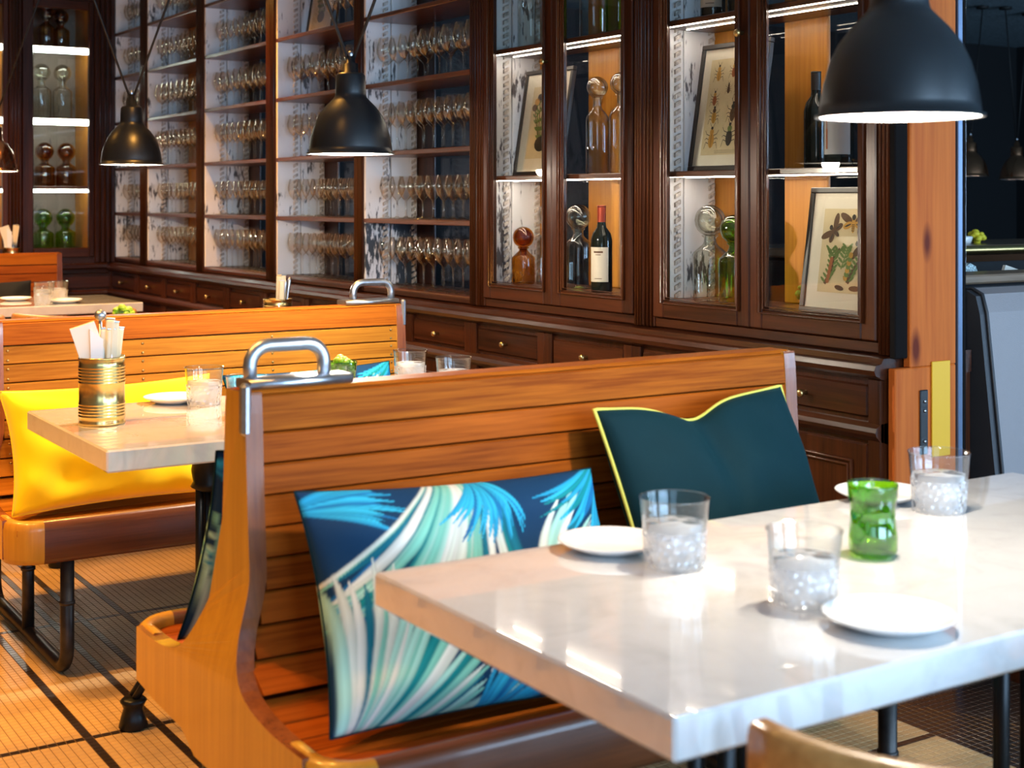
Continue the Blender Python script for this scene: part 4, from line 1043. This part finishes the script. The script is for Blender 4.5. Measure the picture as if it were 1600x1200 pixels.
# far table
tumbler(1.985, 7.80, TZ, 'left tumbler on the far marble table', 1.05); tumbler(2.075, 7.86, TZ, 'right tumbler on the far marble table', 1.05); tumbler(1.93, 7.62, TZ, 'front blurred tumbler on the far marble table', .9)
plate(1.88, 7.99, TZ, 'white side plate behind the tumblers on the far table'); plate(2.06, 7.68, TZ, 'white side plate in front of the tumblers on the far table', 1.1)

# cutlery tins with cutlery
def tin(loc, label, r=.055, h=.165, mark=True):
    t = thing('cutlery_tin', label, 'tin', loc); p = [(0, .002), (r, 0), (r*1.03, .003), (r*1.03, .006), (r, .008)]
    z = .018
    for band in ((.018, .055), (.10, h-.02)):
        z = band[0]
        while z < band[1]: p += [(r, z), (r*1.028, z+.0025), (r*1.028, z+.004), (r, z+.0068)]; z += .0075
    p = sorted(p[5:], key=lambda q: q[1]); p = [(0, .002), (r, 0), (r*1.03, .003), (r, .008)]+p+[(r, h-.008), (r*1.03, h-.003), (r*1.02, h), (r*.97, h-.002), (r*.97, .006), (0, .006)]
    MB().lathe(p, 32).build('can', gold, t); return t
def knife(loc, rot, label, group, ln=.20, w_=.014):
    t = thing('table_knife', label, 'cutlery', loc, rot=rot, group=group)
    MB().box(-.009, .009, -.001, .001, 0, ln*.5, .0005).build('blade', steel, t)
    MB().tube([(0, 0, ln*.48), (0, 0, ln*.6), (0, 0, ln*.97), (0, 0, ln)], .5, 10, sq=(.0042, w_*.75)).build('handle', bone, t)
    MB().box(-w_*.78, w_*.78, -.0045, .0045, ln, ln+.004, .001).build('end_cap', steel, t); return t
def fork(loc, rot, label, group, ln=.20):
    t = thing('table_fork', label, 'cutlery', loc, rot=rot, group=group)
    m = MB().tube([(0, 0, 0), (0, 0, ln*.45), (0, .002, ln*.75), (0, .004, ln*.95), (0, .003, ln)], [.003, .0035, .005, .0075, .003], 8); m.build('handle', steel, t); return t
def fill(x, y, z, lab, napk=True, ballt=True, n=8, seed=3):
    rnd = random.Random(seed); g = 'cutlery in the tin '+lab; items = []
    for k in range(n):
        a = -1.2+2.6*k/n; rr = .030*rnd.uniform(.2, 1)
        px, py = x+rr*math.cos(a)*.8, y-rr*math.sin(a)*.8
        tilt = rnd.uniform(.05, .19); rot = (tilt*math.sin(a)*-.4, tilt*math.cos(a), rnd.uniform(-.9, .9)); ln = rnd.uniform(.215, .245)
        items.append((px+ln*math.sin(rot[1])*math.cos(rot[2]), k % 3 == 2, (px, py, z+.012), rot, ln, py))
    items.sort(key=lambda q: (q[0])*math.cos(TH)-q[5]*math.sin(TH))
    nf = nk = 0
    for _, isf, loc, rot, ln, _y in items:
        if isf: fork(loc, rot, 'steel fork, %s from left, in the tin %s' % (NTH[nf], lab), g+', forks', ln); nf += 1
        else: knife(loc, rot, 'bone-handled knife, %s from left, in the tin %s' % (NTH[nk], lab), g+', knives', ln); nk += 1
    if napk:
        t = thing('paper_napkin', 'folded cream paper napkin standing in the tin '+lab, 'napkin', (x-.022, y-.003, z+.012), rot=(.0, -.06, -TH+.35))
        MB().prism([(-.012, 0), (.018, 0), (.036, .17), (.016, .240), (-.042, .225), (-.020, .14)], 1, -.012, .010).build('napkin_fold', napkin, t)
        MB().prism([(-.002, .0), (.018, 0), (.034, .195), (.004, .222)], 1, -.019, -.0125).build('napkin_fold', plate_m, t)
    if ballt:
        t = thing('bar_spoon', 'steel stirring spoon with ball end in the tin '+lab, 'cutlery', (x+.002, y+.02, z+.012), rot=(0, 0, 0))
        MB().tube([(0, 0, 0), (0, 0, .24)], .004, 8).build('stem', steel, t); MB().ball((0, 0, .252), .0145, 14, 10).build('ball', steel, t)
tin((1.026, 3.486, TZ), 'large gold ribbed tin of cutlery on the second marble table'); fill(1.026, 3.486, TZ, 'on the second table', seed=4, n=9)
tin((2.20, 5.15, TZ), 'gold ribbed tin of cutlery above the second bench, before the drawers'); fill(2.20, 5.15, TZ, 'before the drawers', False, False, 8, seed=9)
tin((2.17, 9.325, .8865), 'cutlery tin on the ledge behind the far bench', h=.11); fill(2.17, 9.325, .8865, 'behind the far bench', True, False, 6, seed=12)

# ------------------------------------------------------------------ neighbouring dark room
t = thing('banquette', 'grey leather banquette back with charcoal side, right of the end post', 'banquette', (3.17, 2.55, 0))
MB().prism([(.0, .0), (.16, 0), (.16, 1.0), (.13, 1.045), (.085, 1.055), (.05, 1.04), (.035, .99), (-.03, .45), (-.03, .1)], 0, .02, 1.5).build('back_cushion', leather, t)
MB().prism([(.004, .0), (.157, 0), (.157, .998), (.128, 1.04), (.085, 1.05), (.052, 1.035), (.038, .985), (-.025, .45)], 0, -.005, .02).build('side_panel', leather_d, t)
MB().tube([(.02, -.03, .1), (.02, -.03, .45), (.02, .035, .99), (.02, .05, 1.04), (.02, .085, 1.055), (.02, .13, 1.045), (.02, .16, 1.0)], .005, 6).build('piping', leather_d, t)
MB().box(.02, 1.5, -.48, -.02, .12, .44, .03).build('seat_cushion', leather, t)
MB().box(.03, 1.48, -.44, .1, 0, .12).build('plinth', mah_x, t)
t = thing('low_divider', 'wood-capped upholstered divider behind the grey banquette', 'divider', (3.35, 3.10, 0))
MB().box(0, 3.0, 0, .14, .0, 1.025, .01).build('upholstery', leather_d, t)
MB().box(-.01, 3.01, -.015, .155, 1.025, 1.055, .006).build('wood_cap', wood('cap_wood', (.22, .14, .09), (.34, .23, .15), 0), t)
t = thing('bar_counter', 'dark bar counter with a brass front rail in the far room', 'counter', (4.2, 4.25, 0))
MB().box(0, 4.5, .04, .6, 0, 1.04).build('front', dark_wall, t)
MB().box(-.02, 4.5, 0, .62, 1.055, 1.095, .008).build('counter_top', wood('bar_top', (.10, .055, .03), (.2, .12, .07), 0), t)
MB().tube([(-.02, -.01, 1.075), (4.5, -.01, 1.075)], .018, 10).build('brass_rail', brass, t)
MB().box(-.02, 4.5, .03, .1, 1.02, 1.05).build('lower_rail', copper, t)
tag(MB().prism([(-.05, 0), (.07, 0), (.085, .035), (-.02, .062)], 1, 0, .012).build('menu_card', paper, None, (4.32, 3.4, 1.0), (.0, 0, 0)), 'cream menu card leaning behind the divider', 'card')
t = tag(MB().box(3.95, 5.6, 3.30, 3.55, .96, 1.0, .004).box(4.1, 4.2, 3.38, 3.46, 0, .96).box(5.3, 5.4, 3.38, 3.46, 0, .96).build('side_shelf', mah_x), 'narrow dark shelf behind the divider', 'shelf')
tag(MB().prism([(-.05, 0), (.035, 0), (.0, .06), (-.03, .072), (-.07, .05)], 1, 0, .02).build('patterned_napkin', plain('blue_check', (.45, .58, .66), .8, noise=.8, nscale=140), None, (4.16, 3.42, 1.0)), 'blue and white patterned napkin beside the menu card', 'napkin')
leafy('yellow_flowers', (5.42, 4.45, 1.095), .05, .06, 'yellow-green posy on the bar counter', 20)
bpy.data.objects['yellow_flowers'].data.materials[0] = plain('yellow_petal', (.75, .62, .03), .6)
tag(MB().lathe([(0, 0), (.05, 0), (.06, .03), (.055, .035), (0, .03)], 20).build('white_dish', plate_m, None, (5.30, 4.45, 1.096)), 'small white dish beside the yellow posy', 'dish')
tag(MB().box(-.04, .05, -.03, .03, 0, .03, .012).build('wooden_block', pine_z, None, (4.93, 4.45, 1.096)), 'small orange wooden block on the bar counter beside the post', 'block')

# ------------------------------------------------------------------ warm ceiling spotlights
for i, (x, y, e) in enumerate(SPOTS):
    t = thing('ceiling_spotlight', 'recessed warm ceiling spotlight above '+('the aisle beside the second table', 'the aisle beside the second bench', 'the chairs before the far table', 'the aisle beside the foreground bench', 'the far table and bench', 'the gap before the second table', 'the third table', 'the drawers near the far corner')[i], 'lamp', (x, y, CEIL), group='recessed ceiling spotlights')
    MB().lathe([(.045, -.004), (.06, -.006), (.062, 0), (.045, 0)], 20).build('trim_ring', brass, t)
    l = bpy.data.lights.new('spot_light', 'SPOT'); l.energy = SPOT_E*e; l.color = WARM; l.spot_size = R_(105); l.spot_blend = .8; l.shadow_soft_size = .05
    lo = bpy.data.objects.new('spot_light', l); C.objects.link(lo); lo.parent = t; lo.location = (0, 0, -.02)
